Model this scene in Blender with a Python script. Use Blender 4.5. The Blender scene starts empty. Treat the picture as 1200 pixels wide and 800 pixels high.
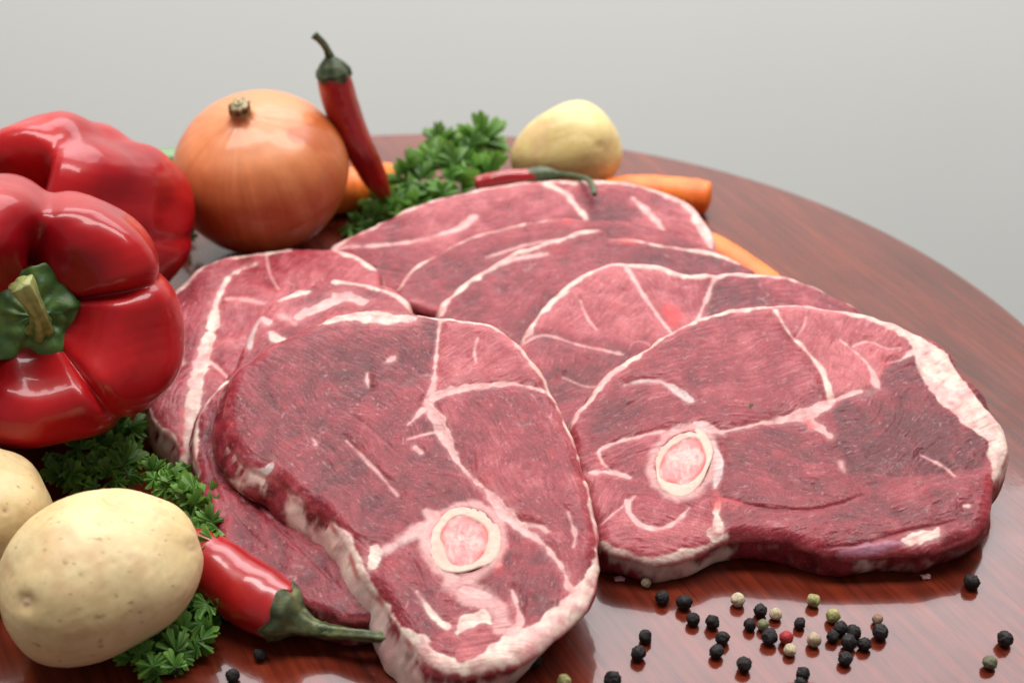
import bpy, math
import numpy as np
from mathutils import Vector, Matrix, Quaternion

# ------------------------------------------------------------------ camera, world, lamps, exposure
sc = bpy.context.scene
COL = sc.collection
MM = 0.001                                   # everything below is written in millimetres
FPX, PITCH, CAMH = 2000.0, math.radians(33.0), 343.0     # lens (pixels of the 1200 px wide photo), look-down, height over the table
cam_d = bpy.data.cameras.new('camera'); cam = bpy.data.objects.new('camera', cam_d); COL.objects.link(cam)
cam_d.sensor_width = 36.0; cam_d.lens = 36.0 * FPX / 1200.0
cam.location = (0, 0, CAMH * MM); cam.rotation_euler = (math.pi / 2 - PITCH, 0, 0)
cam_d.clip_start = 0.01; cam_d.clip_end = 50
cam_d.dof.use_dof = True; cam_d.dof.focus_distance = 0.520; cam_d.dof.aperture_fstop = 11.0
sc.camera = cam

w = bpy.data.worlds.new('World'); sc.world = w; w.use_nodes = True
w.node_tree.nodes['Background'].inputs[0].default_value = (1.0, 0.99, 0.97, 1)
w.node_tree.nodes['Background'].inputs[1].default_value = 0.27

def area(name, loc, target, sx, sy, power, col):
    l = bpy.data.lights.new(name, 'AREA'); l.shape = 'RECTANGLE'; l.size = sx; l.size_y = sy
    l.energy = power; l.color = col
    o = bpy.data.objects.new(name, l); COL.objects.link(o)
    o.location = loc
    o.rotation_euler = (Vector(target) - Vector(loc)).to_track_quat('-Z', 'Y').to_euler()
    return o
area('window_light', (0.10, 1.62, 1.28), (0.0, 0.45, 0.0), 1.7, 0.75, 20, (1.0, 0.95, 0.99))
area('ceiling_light', (0.1, 0.85, 2.1), (0.1, 2.2, 0.35), 2.8, 0.8, 104, (1.0, 0.99, 0.955))

sc.view_settings.view_transform = 'Standard'; sc.view_settings.look = 'None'
sc.view_settings.exposure = 0.0; sc.view_settings.gamma = 1.0; sc.view_settings.use_curve_mapping = False
sc.render.engine = 'CYCLES'
sc.cycles.use_denoising = True
sc.cycles.max_bounces = 8

# ------------------------------------------------------------------ geometry helpers (mm, table top is z = 0, camera stands over the origin)
CT, ST = math.cos(PITCH), math.sin(PITCH)
CAM = np.array([0, 0, CAMH])
def ray(px, py):
    x = (np.asarray(px, float) - 600) / FPX; y = (np.asarray(py, float) - 400) / FPX
    return np.stack([x, CT - y * ST, -ST - y * CT], -1)
def at(px, py, z):                            # surveyed position on the level z
    d = ray(px, py); t = (z - CAMH) / d[..., 2]
    return CAM + d * t[..., None] if np.ndim(t) else CAM + d * t
def at_y(px, py, y):                          # surveyed position at ground distance y
    d = ray(px, py); return CAM + d * (y / d[1])
def proj(P):
    q = P - CAM; depth = q[..., 1] * CT - q[..., 2] * ST
    return 600 + FPX * q[..., 0] / depth, 400 + FPX * (-q[..., 1] * ST - q[..., 2] * CT) / depth

def unit(v): v = np.asarray(v, float); return v / np.linalg.norm(v)
class Noise:                                  # smooth tiling noise, unit variance, feature size L in mm
    def __init__(self, seed, n=256):
        r = np.random.default_rng(seed).standard_normal((n, n))
        f = np.fft.fftfreq(n); k2 = f[:, None] ** 2 + f[None] ** 2
        a = np.fft.ifft2(np.fft.fft2(r) * np.exp(-2 * (math.pi * 1.9) ** 2 * k2)).real
        self.a = (a - a.mean()) / a.std(); self.n = n
    def __call__(self, x, y, L=1.0, L2=None):
        x = np.asarray(x) * 8.0 / L; y = np.asarray(y) * 8.0 / (L2 or L)
        xi = np.floor(x).astype(int); yi = np.floor(y).astype(int); fx = x - xi; fy = y - yi
        n = self.n; a = self.a; x0 = xi % n; x1 = (xi + 1) % n; y0 = yi % n; y1 = (yi + 1) % n
        return (a[x0, y0] * (1 - fx) + a[x1, y0] * fx) * (1 - fy) + (a[x0, y1] * (1 - fx) + a[x1, y1] * fx) * fy
NZ = [Noise(s) for s in range(12)]
def n3(P, L, k=0):                            # cheap 3-D noise from three planes
    return (NZ[k](P[:, 0] + 31, P[:, 1], L) + NZ[k + 1](P[:, 1] + 17, P[:, 2], L) + NZ[k + 2](P[:, 2] + 5, P[:, 0], L)) / 1.73
def sstep(a, b, x):
    t = np.clip((x - a) / (b - a), 0, 1); return t * t * (3 - 2 * t)
def mix(a, b, t):
    t = np.asarray(t)[..., None]; return np.asarray(a) * (1 - t) + np.asarray(b) * t
def catmull(P, n, closed=False):
    P = np.asarray(P, float)
    if closed: Q = np.vstack([P[-1], P, P[0], P[1]])
    else: Q = np.vstack([2 * P[0] - P[1], P, 2 * P[-1] - P[-2]])
    m = len(Q) - 3; out = []
    for i in range(m):
        t = np.linspace(0, 1, n, endpoint=False)[:, None]
        a, b, c, d = Q[i:i + 4]
        out.append(0.5 * (2 * b + (c - a) * t + (2 * a - 5 * b + 4 * c - d) * t ** 2 + (3 * b - a - 3 * c + d) * t ** 3))
    if not closed: out.append(P[-1:])
    return np.vstack(out)

def mesh_of(name, V, F, col=None, extra=None, normals=None, smooth=True):
    """V in metres (local). F: int array (n,3|4) or list of polygons."""
    me = bpy.data.meshes.new(name)
    V = np.asarray(V, np.float32)
    if isinstance(F, np.ndarray):
        loops = F.ravel().astype(np.int32); tot = np.full(len(F), F.shape[1], np.int32)
    else:
        tot = np.array([len(f) for f in F], np.int32); loops = np.concatenate([np.asarray(f) for f in F]).astype(np.int32)
    start = np.concatenate([[0], np.cumsum(tot)[:-1]]).astype(np.int32)
    me.vertices.add(len(V)); me.vertices.foreach_set('co', V.ravel())
    me.loops.add(len(loops)); me.loops.foreach_set('vertex_index', loops)
    me.polygons.add(len(tot)); me.polygons.foreach_set('loop_start', start)
    me.polygons.foreach_set('use_smooth', np.full(len(tot), smooth, bool))
    me.update(calc_edges=True); me.validate()
    if col is not None:
        a = me.attributes.new('Col', 'FLOAT_COLOR', 'POINT')
        c = np.ones((len(V), 4), np.float32); c[:, :3] = np.clip(col, 0, 1); a.data.foreach_set('color', c.ravel())
    for k, v in (extra or {}).items():
        if np.ndim(v) == 2:
            a = me.attributes.new(k, 'FLOAT_VECTOR', 'POINT'); a.data.foreach_set('vector', np.asarray(v, np.float32).ravel())
        else:
            a = me.attributes.new(k, 'FLOAT', 'POINT'); a.data.foreach_set('value', np.asarray(v, np.float32))
    if normals is not None:
        me.normals_split_custom_set_from_vertices(normals.tolist())
    return me
def thing(name, label, cat, base=(0, 0, 0), group=None):
    o = bpy.data.objects.new(name, None); COL.objects.link(o)
    o.empty_display_size = 0.01
    o.location = Vector(base) * MM; o['label'] = label; o['category'] = cat
    if group: o['group'] = group
    return o
def part(name, V, F, mat, parent, col=None, extra=None, normals=None, smooth=True):
    """V in mm, world; parent is a thing, or a part of a thing."""
    root = parent
    while root.parent: root = root.parent
    b = np.array(root.location) / MM
    me = mesh_of(name, (np.asarray(V) - b) * MM, F, col, extra, normals, smooth)
    me.materials.append(mat)
    o = bpy.data.objects.new(name, me); COL.objects.link(o); o.parent = parent
    return o
def grid_faces(nu, nv, wrap_u=False, base=0):
    i = np.arange(nu if wrap_u else nu - 1); j = np.arange(nv - 1)
    I, J = np.meshgrid(i, j, indexing='ij'); I2 = (I + 1) % nu
    return (np.stack([I * nv + J, I2 * nv + J, I2 * nv + J + 1, I * nv + J + 1], -1).reshape(-1, 4) + base)
def frames(P):
    T = np.gradient(P, axis=0); T /= np.linalg.norm(T, axis=1)[:, None] + 1e-9
    N = np.zeros_like(T); a = np.array([0, 0, 1.0]) if abs(T[0, 2]) < .9 else np.array([1.0, 0, 0])
    n = np.cross(T[0], a); n /= np.linalg.norm(n)
    for i in range(len(P)):
        n = n - T[i] * (n @ T[i]); n /= np.linalg.norm(n); N[i] = n
    return T, N, np.cross(T, N)
def tube(P, r, n=24, ripple=None):
    """closed tube; returns V (mm), faces, u (along), a (angle)"""
    P = np.asarray(P, float); r = np.broadcast_to(r, len(P)).astype(float)
    T, N, B = frames(P); a = np.linspace(0, 2 * math.pi, n, endpoint=False)
    U, A = np.meshgrid(np.linspace(0, 1, len(P)), a, indexing='ij')
    R = r[:, None] * (1 + (ripple(U, A) if ripple else 0))
    V = P[:, None] + R[..., None] * (np.cos(A)[..., None] * N[:, None] + np.sin(A)[..., None] * B[:, None])
    V = V.transpose(1, 0, 2).reshape(-1, 3); U = U.T.ravel(); A = A.T.ravel()
    m = len(P); F = [tuple(f) for f in grid_faces(n, m, True)]
    c0, c1 = len(V), len(V) + 1
    V = np.vstack([V, P[0], P[-1]]); U = np.append(U, [0, 1]); A = np.append(A, [0, 0])
    for i in range(n):
        j = (i + 1) % n; F.append((c0, j * m, i * m)); F.append((c1, i * m + m - 1, j * m + m - 1))
    return V, F, U, A

# ------------------------------------------------------------------ materials
class NT:
    def __init__(self, name):
        self.m = bpy.data.materials.new(name); self.m.use_nodes = True
        self.t = self.m.node_tree; self.b = self.t.nodes['Principled BSDF']
    def n(self, kind, **kw):
        x = self.t.nodes.new(kind)
        for k, v in kw.items():
            if k.startswith('i_'): x.inputs[k[2:].replace('_', ' ')].default_value = v
            else: setattr(x, k, v)
        return x
    def l(self, a, b): self.t.links.new(a, b)
    def set(self, **kw):
        for k, v in kw.items(): self.b.inputs[k.replace('_', ' ')].default_value = v
    def noise(self, vec, scale, detail=3, rough=.55, dims='3D'):
        x = self.n('ShaderNodeTexNoise'); x.inputs['Scale'].default_value = scale
        x.inputs['Detail'].default_value = detail; x.inputs['Roughness'].default_value = rough
        if vec is not None: self.l(vec, x.inputs['Vector'])
        return x.outputs[0]
    def mapr(self, v, a, b, c, d):
        x = self.n('ShaderNodeMapRange'); self.l(v, x.inputs[0])
        for i, q in enumerate((a, b, c, d)): x.inputs[1 + i].default_value = q
        return x.outputs[0]
    def math(self, op, a, b):
        x = self.n('ShaderNodeMath', operation=op)
        for i, q in enumerate((a, b)):
            if isinstance(q, (int, float)): x.inputs[i].default_value = q
            else: self.l(q, x.inputs[i])
        return x.outputs[0]
    def mixc(self, f, a, b, mode='MIX'):
        x = self.n('ShaderNodeMix', data_type='RGBA', blend_type=mode)
        for i, q in ((0, f), (6, a), (7, b)):
            if isinstance(q, (int, float)): x.inputs[i].default_value = q
            elif isinstance(q, tuple): x.inputs[i].default_value = (*q, 1)
            else: self.l(q, x.inputs[i])
        return x.outputs[2]
    def bump(self, h, strength, dist, prev=None):
        x = self.n('ShaderNodeBump'); x.inputs['Strength'].default_value = strength; x.inputs['Distance'].default_value = dist
        self.l(h, x.inputs['Height'])
        if prev is not None: self.l(prev, x.inputs['Normal'])
        return x.outputs[0]
    def col(self): return self.n('ShaderNodeAttribute', attribute_name='Col').outputs[0]
    def obj(self): return self.n('ShaderNodeTexCoord').outputs['Object']
    def geo(self): return self.n('ShaderNodeNewGeometry').outputs['Position']

def veg_material(name, rough=.4, coat=0, sss=0, bump_scale=900, bump=.1, var=.12, spec=.5, bump_d=.0004, sssr=(.004, .002, .001)):
    k = NT(name); c = k.col(); p = k.obj()
    v = k.mapr(k.noise(p, bump_scale * .35, 4), .3, .7, 1 - var, 1 + var)
    comb = k.n('ShaderNodeCombineColor'); [k.l(v, comb.inputs[i]) for i in range(3)]
    k.l(k.mixc(1.0, c, comb.outputs[0], 'MULTIPLY'), k.b.inputs['Base Color'])
    k.set(Roughness=rough, Coat_Weight=coat, Coat_Roughness=.08, Specular_IOR_Level=spec)
    if sss:
        k.set(Subsurface_Weight=sss, Subsurface_Scale=1.0); k.b.inputs['Subsurface Radius'].default_value = sssr
    if bump: k.l(k.bump(k.noise(p, bump_scale, 3), bump, bump_d), k.b.inputs['Normal'])
    return k.m

def meat_material():
    k = NT('raw_lamb'); c = k.col()
    fat = k.n('ShaderNodeAttribute', attribute_name='fat').outputs[2]
    fib = k.n('ShaderNodeAttribute', attribute_name='fib').outputs[1]
    pos = k.geo()
    mp = k.n('ShaderNodeMapping'); mp.inputs['Scale'].default_value = (.40, 1.35, 1); k.l(fib, mp.inputs[0])
    f1 = k.noise(mp.outputs[0], 1.0, 4, .6)                     # fibres
    f2 = k.noise(pos, 1500, 3, .6)                              # grain
    f3 = k.noise(pos, 260, 3, .5)
    lean = k.math('SUBTRACT', 1.0, fat)
    a = k.math('ADD', k.mapr(f1, .3, .7, -.08, .08), k.mapr(f2, .3, .7, -.15, .15))
    a = k.math('MULTIPLY', a, k.math('ADD', k.math('MULTIPLY', lean, .8), .2))
    br = k.math('ADD', a, 1.0)
    comb = k.n('ShaderNodeCombineColor'); [k.l(br, comb.inputs[i]) for i in range(3)]
    base = k.mixc(1.0, c, comb.outputs[0], 'MULTIPLY')
    fl = k.math('MULTIPLY', k.mapr(f2, .60, .78, 0, .35), lean)  # pale flecks
    base = k.mixc(fl, base, (.55, .30, .32))
    k.l(base, k.b.inputs['Base Color'])
    k.l(k.math('ADD', k.mapr(f3, .3, .7, .20, .46), k.math('MULTIPLY', fat, .06)), k.b.inputs['Roughness'])
    k.set(Subsurface_Weight=.18, Subsurface_Scale=1.0, Specular_IOR_Level=.30, IOR=1.4)
    k.b.inputs['Subsurface Radius'].default_value = (.0022, .0008, .0006)
    b1 = k.bump(k.math('MULTIPLY', f1, lean), .07, .0006)
    b2 = k.bump(f2, .26, .0004, b1)
    k.l(b2, k.b.inputs['Normal'])
    k.set(Coat_Weight=.22, Coat_Roughness=.07, Coat_IOR=1.38)
    k.l(k.bump(f2, .8, .0008, k.bump(k.math('MULTIPLY', f1, lean), .15, .0008)), k.b.inputs['Coat Normal'])
    return k.m

def wood_material():
    k = NT('mahogany'); p = k.geo()
    mp = k.n('ShaderNodeMapping'); mp.inputs['Rotation'].default_value = (0, 0, math.radians(-117)); k.l(p, mp.inputs[0])
    v = mp.outputs[0]
    def st(sx, sy):
        m2 = k.n('ShaderNodeMapping'); m2.inputs['Scale'].default_value = (sx, sy, 1); k.l(v, m2.inputs[0]); return m2.outputs[0]
    broad = k.noise(st(7, 38), 1, 5, .6)
    streak = k.noise(st(22, 330), 1, 4, .6)
    pores = k.noise(st(60, 1700), 1, 2, .5)
    ramp = k.n('ShaderNodeValToRGB'); e = ramp.color_ramp
    e.elements[0].position = .30; e.elements[0].color = (.034, .0065, .004, 1)
    e.elements[1].position = .72; e.elements[1].color = (.21, .031, .012, 1)
    x = e.elements.new(.5); x.color = (.11, .015, .007, 1)
    mixv = k.math('ADD', k.math('MULTIPLY', broad, .45), k.math('MULTIPLY', streak, .55))
    k.l(mixv, ramp.inputs[0])
    pd = k.mapr(pores, .60, .72, 0, .6)
    k.l(k.mixc(pd, ramp.outputs[0], (.018, .004, .003)), k.b.inputs['Base Color'])
    k.l(k.mapr(k.noise(p, 60, 4), .3, .7, .16, .26), k.b.inputs['Roughness'])
    k.set(Specular_IOR_Level=.22, Coat_Weight=.5, Coat_Roughness=.05, Coat_IOR=1.5)
    b = k.bump(k.math('SUBTRACT', k.math('MULTIPLY', streak, .5), k.math('MULTIPLY', pd, .4)), .20, .0002)
    b = k.bump(k.noise(p, 45, 2), .10, .002, b)
    k.l(b, k.b.inputs['Normal']); 
    nb = k.bump(k.math('SUBTRACT', k.noise(p, 70, 3), k.math('MULTIPLY', pd, .06)), .10, .0006); k.l(nb, k.b.inputs['Coat Normal'])
    return k.m

M_MEAT = meat_material()
M_WOOD = wood_material()
M_PEPPER = veg_material('red_pepper_skin', .34, .36, .12, 260, .05, .12, spec=.2, sssr=(.004, .0008, .0005))
M_CHILLI = veg_material('chilli_skin', .28, .4, .08, 500, .04, .06, sssr=(.003, .0006, .0004))
M_STEM = veg_material('green_stem', .5, 0, .05, 1100, .3, .2)
M_ONION = veg_material('onion_skin', .42, .15, .1, 700, .05, .07, sssr=(.004, .002, .001))
M_POTATO = veg_material('potato_skin', .5, 0, .25, 1500, .06, .05, sssr=(.004, .0028, .0016))
M_CARROT = veg_material('carrot_skin', .5, 0, .2, 600, .15, .08, sssr=(.004, .0015, .0006))
M_PARSLEY = veg_material('parsley_leaf', .42, 0, 0, 1200, .15, .25)
def _translucent(m, f):
    t = m.node_tree; b = t.nodes['Principled BSDF']; o = t.nodes['Material Output']
    tr = t.nodes.new('ShaderNodeBsdfTranslucent'); mx = t.nodes.new('ShaderNodeMixShader'); mx.inputs[0].default_value = f
    t.links.new(b.inputs['Base Color'].links[0].from_socket, tr.inputs[0]); t.links.new(b.outputs[0], mx.inputs[1]); t.links.new(tr.outputs[0], mx.inputs[2]); t.links.new(mx.outputs[0], o.inputs[0])
_translucent(M_PARSLEY, .4)
M_CORN = veg_material('peppercorn_skin', .6, 0, 0, 2500, .6, .3, spec=.3)
M_BONE = veg_material('cut_bone', .5, 0, .3, 2200, .25, .05, sssr=(.003, .002, .0012))

# ------------------------------------------------------------------ the setting: wall, round table
def make_wall():
    k = NT('pale_grey_paint'); p = k.geo()
    k.l(k.mixc(k.mapr(k.noise(p, 1.3, 3), .3, .7, 0, 1), (.80, .805, .78), (.83, .83, .805)), k.b.inputs['Base Color'])
    k.set(Roughness=.85); k.l(k.bump(k.noise(p, 260, 3), .08, .001), k.b.inputs['Normal'])
    V = np.array([(-4, 2.2, -2.5), (4, 2.2, -2.5), (4, 2.2, 3), (-4, 2.2, 3), (-4, 2.28, -2.5), (4, 2.28, -2.5), (4, 2.28, 3), (-4, 2.28, 3)])
    me = mesh_of('wall', V, np.array([(0, 1, 2, 3), (5, 4, 7, 6), (4, 0, 3, 7), (1, 5, 6, 2), (3, 2, 6, 7), (4, 5, 1, 0)]), smooth=False)
    me.materials.append(k.m); o = bpy.data.objects.new('wall', me); COL.objects.link(o); o['kind'] = 'structure'
make_wall()
TC, TR = np.array([-36.0, 461.0]), 243.0
def make_table():
    prof = [(0, 0), (TR * .5, 0), (TR - 4.0, 0), (TR - 2.4, -.3), (TR - 1.1, -1.0), (TR - .3, -2.2), (TR, -4), (TR, -18), (TR - 1, -20.5), (TR - 4, -22), (TR * .5, -22), (0, -22)]
    prof = np.array(prof, float); n = 256; a = np.linspace(0, 2 * math.pi, n, endpoint=False)
    V = np.stack([TC[0] + np.outer(np.cos(a), prof[:, 0]), TC[1] + np.outer(np.sin(a), prof[:, 0]), np.tile(prof[:, 1], (n, 1))], -1).reshape(-1, 3)
    t = thing('round_table', 'round reddish brown polished wooden table top under all the food', 'table', (TC[0], TC[1], -22))
    part('tabletop', V, grid_faces(n, len(prof), True), M_WOOD, t)
make_table()

# ------------------------------------------------------------------ lamb leg steaks
LEAN_D, LEAN_M, LEAN_L = np.array([.100, .007, .012]), np.array([.245, .024, .035]), np.array([.44, .100, .112])
FAT = {'w': np.array([.69, .53, .45]), 'p': np.array([.66, .36, .34]), 'g': np.array([.52, .42, .41]), 'r': np.array([.50, .03, .035]), 'v': np.array([.36, .17, .24])}
class Steak:
    def __init__(s, label, front, z0, tilt, roll, thick, outline, feats=(), muscles=(), rim=(), cell=.34, edge=3.0, bulge=1.5, flare=0.0,
                 wallfat=0.3, sag=(0, 0), seed=0, lumps=.5, bones=(), marbling=.4, creases=(), bend=None, polysm=(), under=None, wallpx=None, wallth=None):
        s.__dict__.update(locals()); del s.__dict__['s']
        s.O = at(front[0], front[1], z0)
        t, r = math.radians(tilt), math.radians(roll)
        s.U = np.array([math.cos(r), 0, math.sin(r)])
        V = np.array([0, math.cos(t), math.sin(t)]); s.V = V - s.U * (V @ s.U); s.V /= np.linalg.norm(s.V)
        s.N = np.cross(s.U, s.V)
    def uv(s, p):
        p = np.asarray(p, float); d = ray(p[:, 0], p[:, 1])
        t = ((s.O - CAM) @ s.N) / (d @ s.N); q = CAM + d * t[:, None] - s.O
        return np.stack([q @ s.U, q @ s.V], -1), t
    def prep(s):
        pts = catmull(s.outline, 24, True); s.loop, tt = s.uv(pts)
        s.pxmm = 1.0 / (tt.mean() / FPX * 1.0)              # pixels per mm at the steak
        d = np.r_[0, np.cumsum(np.linalg.norm(np.diff(np.vstack([s.loop, s.loop[:1]]), axis=0), axis=1))]
        n = int(d[-1] / .6); q = np.linspace(0, d[-1], n, endpoint=False)
        lp = np.vstack([s.loop, s.loop[:1]]); s.loop = np.stack([np.interp(q, d, lp[:, 0]), np.interp(q, d, lp[:, 1])], -1)
        sm = s.loop.copy()
        for _ in range(40): sm = (np.roll(sm, 1, 0) + 2 * sm + np.roll(sm, -1, 0)) / 4
        T = np.roll(sm, -1, 0) - np.roll(sm, 1, 0); T /= np.linalg.norm(T, axis=1)[:, None]
        nr = np.stack([T[:, 1], -T[:, 0]], -1)
        A = .5 * np.sum(sm[:, 0] * np.roll(sm[:, 1], -1) - sm[:, 1] * np.roll(sm[:, 0], -1))
        if A < 0: nr = -nr
        s.nrm = nr
        nz = NZ[(s.seed + 3) % 12]
        s.loop = s.loop + nr * (.40 * nz(q, q * 0 + s.seed * 9, 12) + .08 * nz(q, q * 0 + 50 + s.seed, 4))[:, None]
        s.polys = []
        for kind, st, P in [('rim', 'w', r) for r in s.rim] + list(s.feats):
            P = np.asarray(P, float)
            c = catmull(P, 6) if len(P) > 2 else np.linspace(P[0], P[1], 6)
            xy, t = s.uv(c[:, :2]); w = np.maximum(c[:, 2], .6) * (.56 if kind == 'rim' else .5) * t / FPX
            s.polys.append((kind, st, xy, w))
        s.pm = []
        for pts, an, tn in s.polysm:
            xy, _ = s.uv(np.array(pts, float)); cx_, cy_ = np.mean(pts, 0); d_, _ = s.uv(np.array([(cx_, cy_), (cx_ + 10 * math.cos(math.radians(an)), cy_ - 10 * math.sin(math.radians(an)))])); d_ = d_[1] - d_[0]
            s.pm.append((xy, math.atan2(d_[1], d_[0]), tn))
        s.bonem = []
        for (cx, cy, rx, ry, rot, ir) in s.bones:
            ro = math.radians(rot); e, _ = s.uv(np.array([(cx, cy), (cx + rx * math.cos(ro), cy - rx * math.sin(ro)), (cx - ry * math.sin(ro), cy - ry * math.cos(ro))]))
            s.bonem.append((e[0], np.linalg.inv(np.stack([e[1] - e[0], e[2] - e[0]], 1))))
            a = np.linspace(0, 2 * math.pi, 40); ro = math.radians(rot); x, y = rx * 1.06 * np.cos(a), ry * 1.06 * np.sin(a)
            xy, t = s.uv(np.stack([cx + x * math.cos(ro) - y * math.sin(ro), cy - x * math.sin(ro) - y * math.cos(ro)], -1)); s.polys.append(('soft', 'p', xy, np.full(40, 1.3)))
        s.mus = []
        for m in s.muscles:
            xy, t = s.uv(np.array([m[:2]])); dirv, _ = s.uv(np.array([m[:2], (m[0] + 10 * math.cos(math.radians(m[2])), m[1] - 10 * math.sin(math.radians(m[2])))]))
            dv = dirv[1] - dirv[0]; s.mus.append((xy[0], math.atan2(dv[1], dv[0]), m[3], m[4] if len(m) > 4 else 30.0))
    def field(s, u, v, sd):
        """height over the plane, colour, fibre coords, fat, owner for points (u, v); sd = distance inside the outline"""
        k = s.seed; N0, N1, N2, N3, N4, N5 = [NZ[(k + i) % 12] for i in range(6)]
        uu, vv = u + 40 * k, v + 23 * k
        # muscles
        W = np.zeros_like(u); tone = np.zeros_like(u); fs = np.zeros_like(u); ft = np.zeros_like(u); best = np.full_like(u, 1e9); 
        wu = u + 2.2 * N0(uu, vv, 26) ; wv = v + 2.2 * N1(uu, vv, 26)
        fh = np.zeros_like(u); ff = np.zeros_like(u); fv = np.zeros_like(u); mb = np.zeros_like(u)
        for (c, an, tn, rad) in s.mus or [((0, 0), .3, .5, 40)]:
            d2 = ((wu - c[0]) ** 2 + (wv - c[1]) ** 2) / (rad / s.pxmm) ** 2
            wt = np.exp(-4.0 * d2) + 1e-9
            a = wu * math.cos(an) + wv * math.sin(an); b = -wu * math.sin(an) + wv * math.cos(an)
            W += wt; tone += wt * tn
            fh += wt * N2(a + 9 * k, b, 9, 1.15); ff += wt * N3(a, b + 7 * k, 4.5, .75); fv += wt * N4(a, b, 3.0, .62)
            near = d2 < best; best = np.where(near, d2, best); fs = np.where(near, a, fs); ft = np.where(near, b, ft)
        tone /= W; fh /= W; ff /= W; fv /= W
        for (pts, an, tn) in s.pm:                       # traced muscles: own tone, own fibre direction
            dmin = np.full_like(u, 1e9); ins = np.zeros(len(u), bool); m_ = len(pts)
            for j in range(m_):
                a_, b_ = pts[j], pts[(j + 1) % m_]; ab = b_ - a_; t = np.clip(((u - a_[0]) * ab[0] + (v - a_[1]) * ab[1]) / (ab @ ab + 1e-9), 0, 1)
                dmin = np.minimum(dmin, np.hypot(u - a_[0] - t * ab[0], v - a_[1] - t * ab[1]))
                if abs(ab[1]) > 1e-9: ins ^= ((a_[1] > v) != (b_[1] > v)) & (u < ab[0] * (v - a_[1]) / ab[1] + a_[0])
            w_ = sstep(-.9, .9, np.where(ins, dmin, -dmin) + .35 * N3(uu, vv, 5))
            a = wu * math.cos(an) + wv * math.sin(an); b = -wu * math.sin(an) + wv * math.cos(an)
            tone = tone * (1 - w_) + tn * w_; bulge_ = w_ * .45 * np.clip(np.where(ins, dmin, 0) / 5, 0, 1) ** .7
            fh = fh * (1 - w_) + w_ * N2(a + 9 * k, b, 9, 1.15); ff = ff * (1 - w_) + w_ * N3(a, b + 7 * k, 4.5, .75); fv = fv * (1 - w_) + w_ * N4(a, b, 3.0, .62)
            fs = np.where(w_ > .5, a, fs); ft = np.where(w_ > .5, b, ft); mb = mb + bulge_
        lump = N0(uu, vv, 24); mid = N1(uu + 5, vv, 7); fine = N2(uu, vv + 9, 2.2)
        h = s.lumps * (.5 * lump + .14 * mid) + .028 * fh + .03 * fine + .032 * ff + mb
        tv = .5 + (tone - .5) * 1.12 + .16 * np.exp(-(sd / 5.0) ** 2) + .09 * lump + .08 * mid + .045 * fh + .045 * ff + .04 * fine
        c = np.where((tv < .5)[:, None], mix(LEAN_D, LEAN_M, np.clip(tv * 2, 0, 1)), mix(LEAN_M, LEAN_L, np.clip(tv * 2 - 1, 0, 1)))
        c = mix(c, np.array([.34, .03, .04]), .35 * sstep(.9, 2.2, N5(uu, vv, 8)))             # fresher red patches
        fl = sstep(1.5, 2.8, fv) * .30 + sstep(2.1, 3.0, N5(uu, vv + 70, 1.3, 2.2)) * .28
        c = mix(c, np.array([.56, .30, .30]), np.clip(fl, 0, .8))
        # marbling: thin wandering veins
        r = np.abs(N3(uu + 2.0 * N4(uu, vv, 6), vv, 15)); vein = sstep(.10, .02, r) * sstep(.3, 1.2, N1(uu, vv + 33, 19)) * s.marbling * .4
        c = mix(c, np.array([.62, .38, .37]), vein); h = h + .08 * vein
        fat = np.zeros_like(u); own = np.full(len(u), -1); fh2 = np.zeros_like(u)
        ed = .30 * N4(uu, vv, 4.5) + .07 * N1(uu, vv + 11, 1.8) + .05 * N5(uu, vv, 1.0); fade = np.clip(.88 + .14 * N2(uu, vv + 40, 4), .35, 1)
        for i, (kind, st, xy, wd) in enumerate(s.polys):
            x0, x1 = xy[:, 0].min() - wd.max() - 2, xy[:, 0].max() + wd.max() + 2
            y0, y1 = xy[:, 1].min() - wd.max() - 2, xy[:, 1].max() + wd.max() + 2
            idx = np.nonzero((u > x0) & (u < x1) & (v > y0) & (v < y1))[0]
            if not len(idx): continue
            best = np.full(len(idx), 1e9); U_, V_ = u[idx], v[idx]; cw = np.zeros(len(idx)); dc = np.full(len(idx), 1e9)
            for j in range(len(xy) - 1):
                a, b = xy[j], xy[j + 1]; ab = b - a; L2 = ab @ ab + 1e-9
                t = np.clip(((U_ - a[0]) * ab[0] + (V_ - a[1]) * ab[1]) / L2, 0, 1)
                dd = np.hypot(U_ - a[0] - t * ab[0], V_ - a[1] - t * ab[1]); wt_ = wd[j] * (1 - t) + wd[j + 1] * t; d = dd - wt_
                cw = np.where(dd < dc, wt_, cw); dc = np.minimum(dc, dd); best = np.minimum(best, d)
            wloc = wd.mean(); e = ed[idx] * min(1.3, .25 + wloc * .75) + (.40 * N0(uu[idx] + 77, vv[idx], 16) * min(1, wloc) if kind == 'rim' else 0)
            soft = 1.3 if kind == 'soft' else .5 if kind == 'rim' else .36
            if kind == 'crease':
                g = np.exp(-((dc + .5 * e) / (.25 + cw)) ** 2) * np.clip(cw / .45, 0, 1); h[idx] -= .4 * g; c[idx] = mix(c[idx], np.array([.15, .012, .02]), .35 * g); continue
            al = sstep(soft, -soft, best + e)
            if kind == 'soft': al = al * .7
            else: al = al * fade[idx] * (.78 if wloc < .45 else 1)
            if kind == 'stain':
                al = sstep(1.5, -1.5, best + 2 * e) * .75; c[idx] = mix(c[idx], FAT[st], al); continue
            if kind == 'lean':
                al = sstep(.5, -.5, best + e); tgt = mix(LEAN_M, LEAN_L, np.clip(.5 + .25 * mid[idx] + .2 * fh[idx], 0, 1)); c[idx] = mix(c[idx], tgt, al)
                fat[idx] *= 1 - al; own[idx] = np.where(al > .5, -1, own[idx]); continue
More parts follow.
